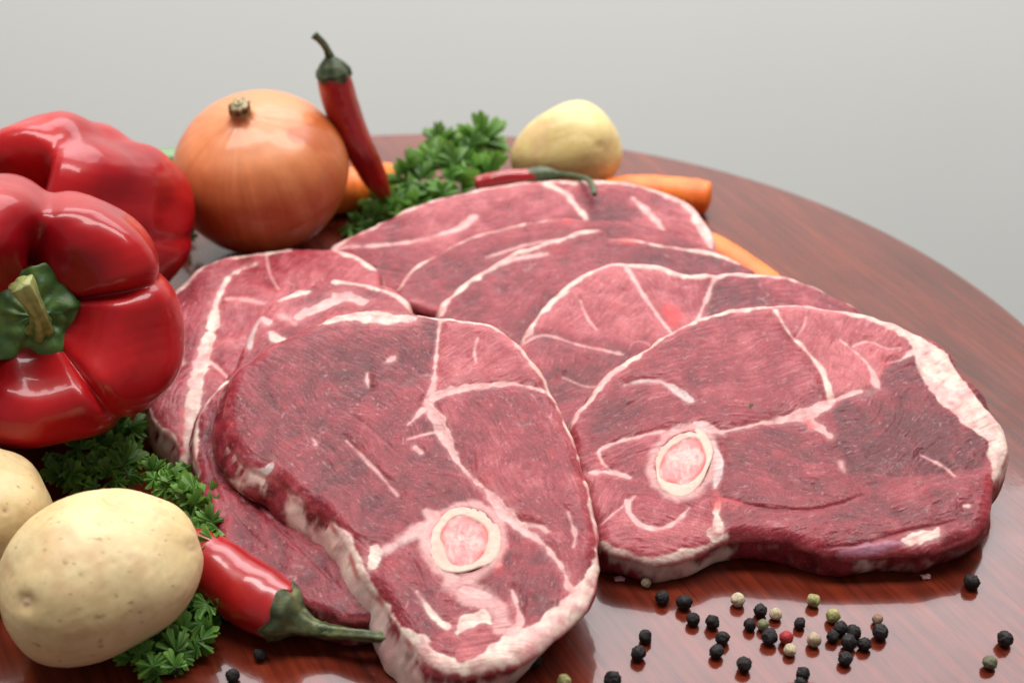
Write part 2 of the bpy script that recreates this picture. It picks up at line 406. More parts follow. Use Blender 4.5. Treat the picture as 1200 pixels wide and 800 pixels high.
            base = FAT[st]; pk = np.clip((.42 if kind == 'rim' else .24) + .30 * mid[idx] + .16 * fine[idx], 0, 1)
            fc = mix(base, FAT['p'], pk) if st in 'wg' else np.tile(base, (len(idx), 1))
            fc = fc * (1 + .05 * N5(uu[idx], vv[idx], 1.5))[:, None]
            halo = sstep(1.3 * wloc + .5, 0, best + e) * .32 * (kind == 'seam'); c[idx] = mix(c[idx], np.array([.50, .20, .20]), halo)
            c[idx] = mix(c[idx], fc, al)
            near = np.exp(-(np.maximum(best, 0) / .5) ** 2)
            h[idx] += .10 * min(1, wloc) * al - .10 * near * (1 - al)
            if kind == 'seam': h[idx] -= .45 * np.exp(-(dc / 2.2) ** 2)
            fat[idx] = np.maximum(fat[idx], al); own[idx] = np.where((al > .5) & (kind != 'soft'), i, own[idx])
        red = sstep(1.0, .2, sd) * np.clip(.35 + .45 * N0(uu, vv, 6), 0, .8); c = mix(c, np.array([.48, .10, .10]), red)
        for (bc, bm) in s.bonem:
            qq = np.hypot(*(bm @ np.stack([u - bc[0], v - bc[1]]))); h = h - 1.2 * sstep(.92, .80, qq)
        rr = s.edge; q = np.clip(1 - sd / rr, 0, 1); h = h - rr * .8 * (1 - np.sqrt(np.maximum(1 - .93 * q ** 2, 0)))
        if s.bend is not None: h = h + s.bend(u, v)
        return h, c, np.stack([fs, ft, 0 * fs], -1), fat, own
    def build(s):
        s.prep(); lo = s.loop.min(0) - 1; hi = s.loop.max(0) + 1; cs = s.cell
        nu, nv = int((hi[0] - lo[0]) / cs) + 1, int((hi[1] - lo[1]) / cs) + 1
        gu = lo[0] + cs * np.arange(nu); gv = lo[1] + cs * np.arange(nv)
        # signed distance on a coarse lattice (1 mm), then interpolated
        cu = np.arange(lo[0], hi[0] + 1.5, 1.0); cv = np.arange(lo[1], hi[1] + 1.5, 1.0)
        CU, CV = np.meshgrid(cu, cv, indexing='ij'); P = np.stack([CU.ravel(), CV.ravel()], -1)
        def signed(P):
            out = np.empty(len(P)); ni = np.empty(len(P), int)
            for a in range(0, len(P), 4000):
                D = ((P[a:a + 4000, None] - s.loop[None]) ** 2).sum(-1); j = D.argmin(1); ni[a:a + 4000] = j
                nn = ((P[a:a + 4000] - s.loop[j]) * s.nrm[j]).sum(-1)
                out[a:a + 4000] = -np.sign(nn) * np.sqrt(D[np.arange(len(j)), j])
            return out, ni
        SD, _ = signed(P); SD = SD.reshape(CU.shape)
        def sdi(u, v):
            x = (u - cu[0]); y = (v - cv[0]); i = np.clip(x.astype(int), 0, len(cu) - 2); j = np.clip(y.astype(int), 0, len(cv) - 2); fx = x - i; fy = y - j
            return (SD[i, j] * (1 - fx) + SD[i + 1, j] * fx) * (1 - fy) + (SD[i, j + 1] * (1 - fx) + SD[i + 1, j + 1] * fx) * fy
        GU, GV = np.meshgrid(gu, gv, indexing='ij')
        CC = sdi((GU[:-1, :-1] + cs / 2).ravel(), (GV[:-1, :-1] + cs / 2).ravel()).reshape(nu - 1, nv - 1) > 0
        # drop cells that hang on by a corner only
        for _ in range(2):
            p = np.pad(CC, 1); nb = p[:-2, 1:-1].astype(int) + p[2:, 1:-1] + p[1:-1, :-2] + p[1:-1, 2:]; CC &= nb >= 2
        I, J = np.nonzero(CC); F = np.stack([I * nv + J, (I + 1) * nv + J, (I + 1) * nv + J + 1, I * nv + J + 1], -1)
        used, inv = np.unique(F, return_inverse=True); F = inv.reshape(-1, 4)
        u = GU.ravel()[used].copy(); v = GV.ravel()[used].copy()
        E = np.concatenate([F[:, [i, (i + 1) % 4]] for i in range(4)]); key = np.sort(E, 1); code = key[:, 0].astype(np.int64) * len(u) + key[:, 1]
        uq, ix, cnt = np.unique(code, return_index=True, return_counts=True); BE = E[ix[cnt == 1]]
        nxt = {}
        for a, b in BE: nxt.setdefault(int(a), []).append(int(b))
        loops = []; 
        while nxt:
            a = next(iter(nxt)); L = [a]
            while True:
                if L[-1] not in nxt: break
                b = nxt[L[-1]].pop()
                if not nxt[L[-1]]: del nxt[L[-1]]
                if b == L[0]: break
                L.append(b)
            loops.append(L)
        L = np.array(max(loops, key=len))
        bd, ni = signed(np.stack([u[L], v[L]], -1)); dn = ((np.stack([u[L], v[L]], -1) - s.loop[ni]) * s.nrm[ni]).sum(-1); u[L] -= s.nrm[ni][:, 0] * dn; v[L] -= s.nrm[ni][:, 1] * dn
        sd = np.maximum(sdi(u, v), 0); sd[L] = 0
        h, c, fib, fat, own = s.field(u, v, sd)
        top = s.O + np.outer(u, s.U) + np.outer(v, s.V) + np.outer(h, s.N)
        # side wall
        K = 12; m = len(L); Vs = [top]; Cs = [c]; Fb = [fib]; Ft = [fat]; Ow = [own]; FF = [F]; prev = L
        per = np.arange(m) * cs; nz = NZ[(s.seed + 5) % 12]; nz2 = NZ[(s.seed + 8) % 12]
        nr = s.nrm[ni]; 
        for _ in range(12): nr = (np.roll(nr, 1, 0) + nr + np.roll(nr, -1, 0)) / 3
        fdir = np.clip(nr @ np.array([-.62, -.78]) + .15, 0, 1)
        wf = sstep(-.9, .9, nz2(per, per * 0 + s.seed, 30) + (s.wallfat * 4 - 2)); n0 = len(u)
        if s.wallpx is not None: wf = np.clip(s.wallpx(*proj(top[L])) + .25 * nz2(per, per * 0 + s.seed, 12), 0, 1)
        thf = s.wallth(*proj(top[L])) if s.wallth is not None else 1.0
        us, vs, hs = u[L].copy(), v[L].copy(), h[L].copy()
        for _ in range(120):
            us = (np.roll(us, 1) + us * 2 + np.roll(us, -1)) / 4; vs = (np.roll(vs, 1) + vs * 2 + np.roll(vs, -1)) / 4; hs = (np.roll(hs, 1) + hs * 2 + np.roll(hs, -1)) / 4
        for k in range(1, K + 1):
            t = k / K; sm = min(1, t * 2.5)
            off = s.bulge * math.sin(math.pi * min(1, t * .9)) + s.flare * t * fdir + .30 * nz(per, per * 0 + k * 1.3, 14) * math.sin(math.pi * t * .9) + .06 * nz(per, per * 0 + k * 1.3 + 70, 4) + .5 * nz2(per, per * 0 + k * 1.2, 14) * t
            if s.under: off = off - s.under[2] * t ** .7 * np.clip(nr @ np.array(s.under[:2]), 0, 1)
            hb = h[L] * (1 - sm) + hs * sm - t * (s.thick - 2.4) * thf
            uu, vv = u[L] * (1 - sm) + us * sm + nr[:, 0] * off, v[L] * (1 - sm) + vs * sm + nr[:, 1] * off
            P = s.O + np.outer(uu, s.U) + np.outer(vv, s.V) + np.outer(hb, s.N); P[:, 2] = np.maximum(P[:, 2], .25)
            f = np.clip(mix(fat[L][:, None], wf[:, None], np.full(m, min(1, t * 2.2)))[:, 0], 0, 1)
            f = np.clip(f + .16 * nz(per + 60, per * 0 + k * .9, 7) + .08 * nz2(per + 60, per * 0 + k * .9, 2.5), 0, 1); f = sstep(.1, .9, f)
            fc = mix(FAT['w'], FAT['g'], np.clip(.25 + .2 * nz(per, per * 0 + k * 1.0 + 20, 14), 0, 1)); fc = mix(fc, FAT['p'], np.clip(.35 + .22 * nz2(per + 9, per * 0 + k, 9), 0, 1))
            lc = mix(LEAN_D, LEAN_M, np.clip(.6 + .3 * nz(per, per * 0 + k * 1.1 + 9, 6), 0, 1))
            Vs.append(P); Cs.append(mix(lc, fc, f)); Fb.append(np.stack([per, np.full(m, k * 1.2), 0 * per], -1)); Ft.append(f); Ow.append(np.where(f > .5, -2, -1))
            cur = n0 + (k - 1) * m + np.arange(m)
            FF.append(np.stack([prev, cur, np.roll(cur, -1), np.roll(prev, -1)], -1)); prev = cur
        V = np.vstack(Vs); C = np.vstack(Cs); Fb = np.vstack(Fb); Ft = np.concatenate(Ft); Ow = np.concatenate(Ow); F = np.vstack(FF)
        last = prev; cen = V[last].mean(0); V = np.vstack([V, cen]); C = np.vstack([C, LEAN_M]); Fb = np.vstack([Fb, [0, 0, 0]]); Ft = np.append(Ft, 0); Ow = np.append(Ow, -1)
        ci = len(V) - 1; bot = np.stack([last, np.full(m, ci), np.full(m, ci), np.roll(last, -1)], -1)
        # normals of the whole surface, so that the parts meet without a crease
        fn = np.cross(V[F[:, 2]] - V[F[:, 0]], V[F[:, 3]] - V[F[:, 1]]); VN = np.zeros_like(V)
        for i in range(4):
            for d in range(3): VN[:, d] += np.bincount(F[:, i], fn[:, d], len(V))
        VN[ci] = -s.N
        VN /= np.linalg.norm(VN, axis=1)[:, None] + 1e-12
        if (VN[F[0, 0]] @ s.N) < 0: VN = -VN; F = F[:, ::-1]; bot = bot[:, ::-1]
        fo = Ow[F]; maj = np.where((fo >= 0).sum(1) >= 2, fo.max(1), np.where((fo == -2).sum(1) >= 2, -2, -1))
        rims = [i for i, p in enumerate(s.polys) if p[0] == 'rim']; maj = np.where(np.isin(maj, rims), -2, maj)
        base = s.O + .5 * (lo[0] + hi[0]) * s.U + .5 * (lo[1] + hi[1]) * s.V; base[2] = 0.3
        th = thing('lamb_steak', s.label, 'steak', base, 'raw lamb leg steaks piled on the table')
        nextid = 1000; names = {-1: 'lean_meat'}
        for g in sorted(set(maj.tolist())):
            if g == -1: continue
            fi = np.nonzero(maj == g)[0]; par = {}
            def find(x):
                while par[x] != x: par[x] = par[par[x]]; x = par[x]
                return x
            for r in F[fi].tolist():
                for x in r: par.setdefault(x, x)
                a = find(r[0])
                for x in r[1:]: par[find(x)] = a
            root = np.array([find(r[0]) for r in F[fi].tolist()]); ur, cn = np.unique(root, return_counts=True)
            for rr_, c_ in zip(ur, cn):
                m_ = fi[root == rr_]
                if c_ < 60: maj[m_] = -1
                else: maj[m_] = nextid; names[nextid] = 'fat_rim' if g == -2 else 'fat_seam'; nextid += 1
        for g in sorted(set(maj.tolist())):
            sel = F[maj == g]
            if g == -1: sel = np.vstack([sel, bot])
            ids, iv = np.unique(sel, return_inverse=True); iv = iv.reshape(-1, 4)
            fl = [tuple(dict.fromkeys(r)) for r in iv.tolist()]
            part(names[g], V[ids], fl, M_MEAT, th, C[ids], {'fib': Fb[ids], 'fat': Ft[ids]}, VN[ids])
        s.th = th
        for (cx, cy, rx, ry, rot, ir) in s.bones: s.bone(cx, cy, rx, ry, rot, ir, sdi)
        return th
    def surf(s, px, lift=0.0):
        """points on the cut face under photo positions"""
        xy, _ = s.uv(px); h, *_ = s.field(xy[:, 0], xy[:, 1], np.full(len(xy), 50.0))
        return s.O + np.outer(xy[:, 0], s.U) + np.outer(xy[:, 1], s.V) + np.outer(h + lift, s.N)
    def bone(s, cx, cy, rx, ry, rot, ir, sdi):
        n = 96; a = np.linspace(0, 2 * math.pi, n, endpoint=False); ro = math.radians(rot)
        wob = 1 + .06 * np.sin(2 * a + s.seed) + .045 * np.sin(3 * a + 2 + s.seed) + .02 * np.sin(5 * a) + .012 * np.sin(7 * a + s.seed); wobi = 1 + .07 * np.sin(2 * a + 2.2 * s.seed) + .05 * np.sin(3 * a + s.seed) + .03 * np.sin(5 * a + 1)
        def ring(f, w):
            x = rx * f * w * np.cos(a); y = ry * f * w * np.sin(a)
            return np.stack([cx + x * math.cos(ro) - y * math.sin(ro), cy - x * math.sin(ro) - y * math.cos(ro)], -1)
        K = 9; t = np.linspace(0, 1, K); V = []; C = []
        hmean = s.surf(ring(1.12, wob)).dot(s.N).mean() - s.O @ s.N
        for k in range(K):
            f = 1.0 + (ir - 1.0) * t[k]; w = wob * (1 - t[k]) + wobi * t[k]
            xy, _ = s.uv(ring(f, w)); lift = .10 + .12 * (1 - (2 * t[k] - 1) ** 4) + .06 * NZ[3](xy[:, 0], xy[:, 1], 1.5) - .25 * (k in (0, K - 1))
            V.append(s.O + np.outer(xy[:, 0], s.U) + np.outer(xy[:, 1], s.V) + np.outer(hmean + lift, s.N))
            edge = abs(2 * t[k] - 1) ** 2 * .55
            cc = mix(np.array([.57, .44, .35]), np.array([.57, .30, .27]), np.clip(edge + .10 * NZ[5](xy[:, 0], xy[:, 1], 3), 0, 1)); C.append(mix(cc, np.array([.62, .30, .25]), np.clip(.5 * sstep(.4, 1.6, NZ[9](xy[:, 0] + 20 * s.seed, xy[:, 1], 7)) + .15 * NZ[4](xy[:, 0], xy[:, 1], .8, 3), 0, .6)))
        V = np.stack(V, 1).reshape(-1, 3); C = np.stack(C, 1).reshape(-1, 3)
        b = part('bone', V, grid_faces(n, K, True)[:, ::-1], M_BONE, s.th, C)
        K = 26; V = []; C = []
        for k in range(K):
            f = ir * (1.03 - k / (K - 1) * 1.03) + .001; xy, _ = s.uv(ring(f, wobi))
            q = k / (K - 1)
            gr = NZ[6](xy[:, 0] + 9 * s.seed, xy[:, 1], 1.6, 4.0)
            lift = .0 + .18 * min(1, q * 4) + .10 * gr + .05 * NZ[7](xy[:, 0], xy[:, 1], 1.2)
            V.append(s.O + np.outer(xy[:, 0], s.U) + np.outer(xy[:, 1], s.V) + np.outer(hmean + lift, s.N))
            cc = mix(np.array([.60, .20, .20]), np.array([.68, .37, .34]), np.clip(.45 + .22 * gr + .5 * (q - .4) + .25 * NZ[10](xy[:, 0], xy[:, 1] + 9 * s.seed, 5), 0, 1))
            rim = np.clip(math.exp(-(q / .16) ** 2) * (.55 + .5 * NZ[8](xy[:, 0], xy[:, 1], 5)), 0, 1)
            C.append(mix(cc, np.array([.58, .10, .09]), rim))
        V = np.stack(V, 1).reshape(-1, 3); C = np.stack(C, 1).reshape(-1, 3)
        part('marrow', V, grid_faces(n, K, True)[:, ::-1], M_BONE, b, C)

G = 'w'
steaks = {}
def add(key, **kw):
    st = Steak(**kw); st.build(); steaks[key] = st; return st

add('D', label='rearmost steak, fanned out in front of the small yellow potato', front=(560, 330), z0=15, tilt=13.5, roll=0, thick=14, seed=1, cell=.5,
    outline=[(385, 291), (420, 270), (500, 236), (570, 219), (640, 211), (720, 212), (770, 221), (806, 237), (828, 262), (838, 290), (800, 330), (650, 345), (500, 350), (440, 335), (400, 308)],
    rim=[[(388, 289, 6), (420, 271, 6), (500, 237, 5), (570, 220, 7), (640, 212, 9), (720, 213, 8), (770, 223, 9), (806, 240, 13), (826, 264, 16), (837, 290, 14)]],
    feats=[('seam', 'p', [(386, 291, 4), (450, 286, 3), (500, 279, 3), (535, 268, 7), (556, 254, 10)]), ('seam', 'w', [(640, 215, 7), (662, 226, 5), (678, 244, 7), (686, 254, 5)]),
           ('seam', 'p', [(742, 231, 4), (755, 243, 6), (772, 262, 7), (779, 273, 4)]), ('seam', 'p', [(715, 258, 3), (745, 264, 5), (765, 268, 3)]), ('crease', 'r', [(420, 310, 3), (470, 318, 2)])],
    muscles=[(470, 260, 20, .55, 60), (440, 310, 10, .35, 50), (600, 235, 15, .6, 70), (760, 245, -20, .6, 50), (700, 280, 0, .3, 60)], wallfat=.6, edge=2.5)
add('E', label='second rearmost steak, a narrow dark strip showing before the rearmost one', front=(600, 350), z0=15, tilt=13.5, roll=0, thick=14, seed=2, cell=.5,
    outline=[(464, 337), (490, 310), (540, 281), (600, 264), (650, 256), (700, 257), (760, 263), (830, 286), (862, 312), (800, 350), (650, 370), (540, 370), (480, 358)],
    rim=[[(465, 337, 7), (490, 311, 5), (540, 282, 4), (600, 265, 3), (650, 257, 3), (700, 258, 2)]],
    feats=[('stain', 'r', [(660, 258, 6), (706, 254, 8)]), ('seam', 'p', [(570, 300, 2), (620, 285, 3), (680, 276, 2)]), ('stain', 'r', [(825, 290, 8), (850, 300, 8)])],
    muscles=[(540, 310, 15, .3, 60), (620, 280, 10, .4, 60), (750, 280, -5, .22, 60)], wallfat=.1, edge=2.5)
add('F', label='middle steak of the fan, with a broad pale fat edge on its left', front=(640, 380), z0=15, tilt=13.5, roll=0, thick=14, seed=3, cell=.45,
    outline=[(512, 368), (530, 342), (575, 308), (640, 281), (699, 266), (716, 278), (740, 277), (790, 286), (835, 292), (865, 306), (885, 325), (800, 380), (700, 425), (620, 430), (560, 410)],
    rim=[[(514, 366, 9), (532, 342, 11), (577, 309, 13), (640, 283, 11), (698, 268, 8)], [(716, 280, 2), (740, 282, 4), (790, 290, 4), (835, 297, 4), (866, 308, 5)]],
    feats=[('seam', 'p', [(575, 312, 8), (600, 303, 7), (640, 297, 3)]), ('crease', 'r', [(706, 275, 3), (712, 292, 2)]), ('stain', 'r', [(726, 280, 6), (740, 284, 6)])],
    muscles=[(590, 345, 25, .35, 60), (690, 300, 12, .4, 70), (790, 310, -3, .22, 60)], wallfat=.3, edge=2.5)
add('G', label='steak half under the big right one, its pink centre with a red spot', front=(700, 455), z0=18, tilt=13, roll=0, thick=14, seed=4, cell=.4,
    outline=[(606, 402), (625, 374), (645, 346), (672, 325), (712, 309), (762, 307), (812, 318), (870, 318), (930, 325), (972, 341), (1005, 358), (1015, 400), (950, 450), (800, 500), (690, 510), (640, 490), (615, 440)],
    rim=[[(608, 402, 7), (628, 375, 8), (648, 347, 11), (674, 327, 10), (712, 312, 8), (762, 311, 13), (812, 321, 12), (870, 321, 7), (930, 328, 5), (972, 343, 4), (1004, 358, 3)]],
    feats=[('seam', 'p', [(735, 314, 6), (748, 335, 4), (765, 360, 3), (785, 388, 3), (800, 400, 2)]), ('seam', 'p', [(838, 322, 7), (829, 345, 3), (818, 372, 3), (812, 385, 2)]), ('stain', 'r', [(783, 362, 16), (792, 374, 18)]),
           ('seam', 'p', [(612, 402, 3), (640, 391, 2), (680, 404, 2), (730, 414, 3)]), ('seam', 'p', [(680, 350, 1), (688, 370, 2), (700, 385, 1)]), ('seam', 'p', [(660, 440, 1), (690, 452, 2), (720, 450, 2)])],
    muscles=[(690, 360, 60, .75, 50), (790, 345, -60, .72, 40), (900, 345, 0, .28, 70), (660, 440, 30, .28, 60)], wallfat=.3, marbling=.8)
add('C', label='leftmost steak lying flat beside the bell peppers with a long white seam', front=(220, 500), z0=14, tilt=4, roll=0, thick=14, seed=5, cell=.42,
    outline=[(173, 478), (180, 420), (190, 370), (205, 338), (240, 308), (300, 293), (360, 289), (405, 292), (436, 308), (446, 335), (430, 400), (380, 470), (300, 540), (240, 560), (216, 545), (205, 515), (185, 500)],
    rim=[[(203, 342, 7), (240, 312, 9), (300, 296, 7), (340, 292, 5)], [(392, 293, 7), (415, 299, 12), (436, 312, 10)], [(216, 545, 8), (205, 515, 5), (182, 495, 12), (174, 478, 8)]],
    feats=[('seam', 'w', [(300, 308, 2), (270, 322, 4), (255, 352, 7), (246, 390, 14), (236, 425, 19), (226, 470, 16), (219, 510, 12), (216, 540, 11)]), ('stain', 'r', [(214, 480, 5), (213, 530, 6)]),
           ('seam', 'p', [(312, 298, 2), (316, 318, 2), (326, 338, 2)]), ('soft', 'p', [(198, 392, 12), (205, 384, 10), (212, 388, 6)]), ('soft', 'p', [(212, 425, 10), (205, 415, 5)]), ('seam', 'p', [(246, 422, 4), (258, 433, 3), (270, 446, 2)]),
           ('soft', 'p', [(262, 350, 6), (290, 352, 8), (310, 356, 4)])],
    muscles=[(340, 330, 60, .62, 60), (290, 370, 70, .55, 50), (200, 430, 70, .45, 50), (250, 320, 40, .5, 40)], wallfat=.75, bulge=2.0)
add('B', label='dark steak squeezed between the leftmost steak and the big front one', front=(320, 665), z0=15, tilt=8.0, roll=0, thick=14, seed=6, cell=.4,
    outline=[(486, 366), (478, 346), (455, 334), (412, 326), (370, 330), (335, 342), (305, 365), (288, 398), (270, 438), (240, 470), (226, 505), (228, 545), (240, 590), (262, 635), (300, 672), (350, 700), (420, 722), (480, 690), (520, 560), (510, 420)],
    rim=[[(262, 448, 6), (250, 462, 8), (238, 478, 8), (230, 498, 6), (227, 525, 5), (230, 550, 4)], [(395, 330, 10), (425, 334, 7), (455, 342, 6), (480, 356, 9), (486, 370, 7)]],
    feats=[('seam', 'w', [(328, 351, 8), (345, 343, 12), (362, 339, 6)]), ('seam', 'p', [(350, 372, 9), (375, 357, 16), (405, 346, 18), (425, 352, 12)]), ('seam', 'g', [(292, 405, 7), (294, 385, 11), (304, 372, 8), (315, 378, 6)]),
           ('seam', 'w', [(318, 390, 4), (324, 396, 10), (334, 397, 6)]), ('soft', 'p', [(330, 372, 8), (345, 380, 5)]), ('crease', 'r', [(262, 545, 4), (300, 590, 4), (360, 650, 4), (400, 690, 3)]), ('crease', 'r', [(240, 530, 2), (262, 590, 3), (310, 640, 3)])],
    muscles=[(320, 360, 40, .5, 50), (280, 580, -50, .26, 60), (340, 660, -40, .24, 60), (440, 340, 0, .5, 40), (250, 500, 70, .32, 40)], wallfat=.15, lumps=.8, edge=2.6)
add('H', label='large steak at the right with a round bone and thick white fat edge', front=(900, 635), z0=12.5, tilt=14.5, roll=0, thick=15, seed=7, cell=.33,
    outline=[(668, 500), (678, 475), (700, 448), (735, 418), (780, 388), (835, 365), (900, 355), (950, 355), (1000, 361), (1045, 375), (1085, 391), (1113, 407), (1125, 430), (1152, 455), (1174, 490), (1183, 516), (1178, 545), (1167, 570),
             (1160, 600), (1146, 622), (1115, 637), (1070, 646), (1015, 648), (965, 643), (920, 633), (880, 628), (845, 633), (808, 650), (770, 657), (730, 649), (703, 632), (690, 590), (675, 545)],
    rim=[[(668, 498, 6), (680, 475, 9), (702, 449, 12), (737, 420, 8), (782, 390, 5), (836, 367, 7), (900, 358, 8), (950, 358, 9), (1000, 365, 9), (1040, 378, 12), (1068, 393, 19), (1090, 416, 34), (1108, 448, 40), (1135, 480, 36), (1166, 506, 30), (1174, 535, 18), (1168, 560, 7)],
         [(703, 634, 6), (730, 650, 7), (765, 657, 7), (795, 651, 7), (825, 640, 6), (850, 626, 6)]],
    feats=[('seam', 'w', [(908, 362, 5), (922, 385, 4), (944, 408, 4), (962, 432, 6), (971, 455, 7), (975, 468, 9)]), ('seam', 'p', [(975, 468, 8), (960, 478, 15), (945, 485, 19), (925, 489, 12), (905, 492, 5)]), ('seam', 'p', [(950, 492, 10), (962, 502, 11), (973, 511, 6)]),
           ('stain', 'r', [(947, 492, 5), (951, 498, 6)]), ('seam', 'p', [(975, 468, 5), (990, 464, 4), (1008, 458, 3)]), ('seam', 'p', [(905, 492, 3), (870, 500, 3), (845, 505, 5), (828, 500, 14), (815, 495, 5)]), ('crease', 'r', [(900, 496, 2), (870, 504, 2), (850, 508, 2)]),
           ('seam', 'g', [(733, 450, 3), (758, 445, 4), (780, 450, 7), (798, 460, 11), (808, 468, 9)]), ('seam', 'p', [(706, 540, 3), (702, 527, 4), (720, 518, 4), (745, 511, 4), (770, 506, 4), (790, 503, 2)]), ('seam', 'p', [(706, 540, 2), (716, 550, 3)]),
           ('seam', 'g', [(836, 516, 5), (843, 535, 8), (842, 555, 9), (838, 570, 4)]), ('seam', 'w', [(842, 588, 4), (841, 604, 7), (841, 618, 13), (838, 625, 20)]), ('stain', 'r', [(840, 576, 8), (842, 592, 8)]), ('stain', 'r', [(845, 582, 5), (870, 590, 4)]),
           ('seam', 'p', [(690, 553, 5), (715, 552, 7), (738, 558, 4)]), ('seam', 'p', [(744, 580, 3), (730, 592, 3), (706, 612, 2)]), ('seam', 'p', [(735, 586, 6), (738, 602, 6), (752, 615, 6), (770, 620, 6), (790, 612, 4), (808, 594, 2)]),
           ('crease', 'r', [(850, 582, 3), (890, 594, 4), (940, 598, 4), (985, 590, 3), (1010, 580, 2)]), ('seam', 'w', [(1062, 634, 8), (1078, 630, 16), (1094, 623, 12), (1100, 617, 5)]), ('soft', 'v', [(985, 644, 6), (1020, 641, 12), (1055, 636, 8)]),
           ('seam', 'p', [(985, 398, 1.5), (1005, 415, 2), (1020, 432, 4), (1026, 448, 10), (1030, 455, 4)]), ('seam', 'p', [(1000, 405, 1.5), (1018, 400, 2), (1040, 408, 2), (1056, 406, 2)]), ('seam', 'p', [(1070, 411, 8), (1056, 420, 4), (1040, 424, 2)]), ('seam', 'p', [(945, 372, 1.5), (940, 385, 2), (932, 395, 1.5)]),
           ('crease', 'r', [(1045, 437, 2), (1070, 428, 3), (1085, 440, 2)]), ('seam', 'p', [(1080, 532, 3), (1105, 545, 4), (1118, 556, 2)]), ('soft', 'p', [(985, 542, 6), (990, 552, 7)]), ('seam', 'w', [(1130, 592, 3), (1134, 592, 3)]),
           ('crease', 'r', [(960, 640, 3), (1010, 636, 3), (1062, 622, 3), (1120, 610, 2)]), ('crease', 'r', [(760, 462, 1), (735, 475, 2), (712, 490, 1)]), ('crease', 'r', [(770, 525, 1), (740, 532, 2), (722, 540, 1)])],
    muscles=[(850, 430, 12, .50, 80), (1000, 410, 40, .70, 50), (755, 475, 25, .47, 45), (740, 535, 15, .52, 35), (1080, 480, 40, .16, 60), (1010, 530, 20, .33, 60), (920, 545, -8, .38, 70), (1060, 590, 12, .38, 70), (920, 615, 0, .34, 60), (760, 620, -5, .5, 45), (705, 580, 60, .55, 30)],
    bones=[(801, 541, 41, 33, 58, .70)],
    polysm=[([(735, 420), (780, 392), (840, 368), (905, 360), (925, 388), (962, 432), (973, 468), (905, 492), (845, 505), (818, 492), (800, 462), (765, 446), (735, 450), (715, 460)], 14, .44),
            ([(910, 358), (1000, 363), (1045, 378), (1066, 412), (1042, 425), (1026, 450), (1008, 458), (976, 466), (962, 432), (925, 388)], 60, .80),
            ([(1066, 412), (1042, 428), (1026, 455), (980, 470), (975, 510), (1000, 550), (1060, 560), (1150, 545), (1165, 515), (1110, 478), (1090, 440)], 35, .10),
            ([(850, 508), (905, 494), (960, 500), (985, 545), (1010, 575), (985, 590), (940, 598), (880, 592), (845, 575)], -12, .36),
            ([(845, 587), (900, 600), (990, 594), (1100, 565), (1160, 550), (1150, 600), (1060, 622), (1000, 637), (900, 632), (850, 622)], 8, .32),
            ([(740, 448), (790, 455), (812, 490), (815, 500), (760, 506), (705, 525), (682, 505), (702, 458)], 28, .42), ([(735, 592), (750, 618), (790, 615), (812, 592), (836, 580), (838, 620), (800, 648), (745, 648), (712, 622)], -8, .52)], wallfat=.34, bulge=1.6, flare=.5, under=(.1, -1, 2.5), edge=4.2, marbling=.28)
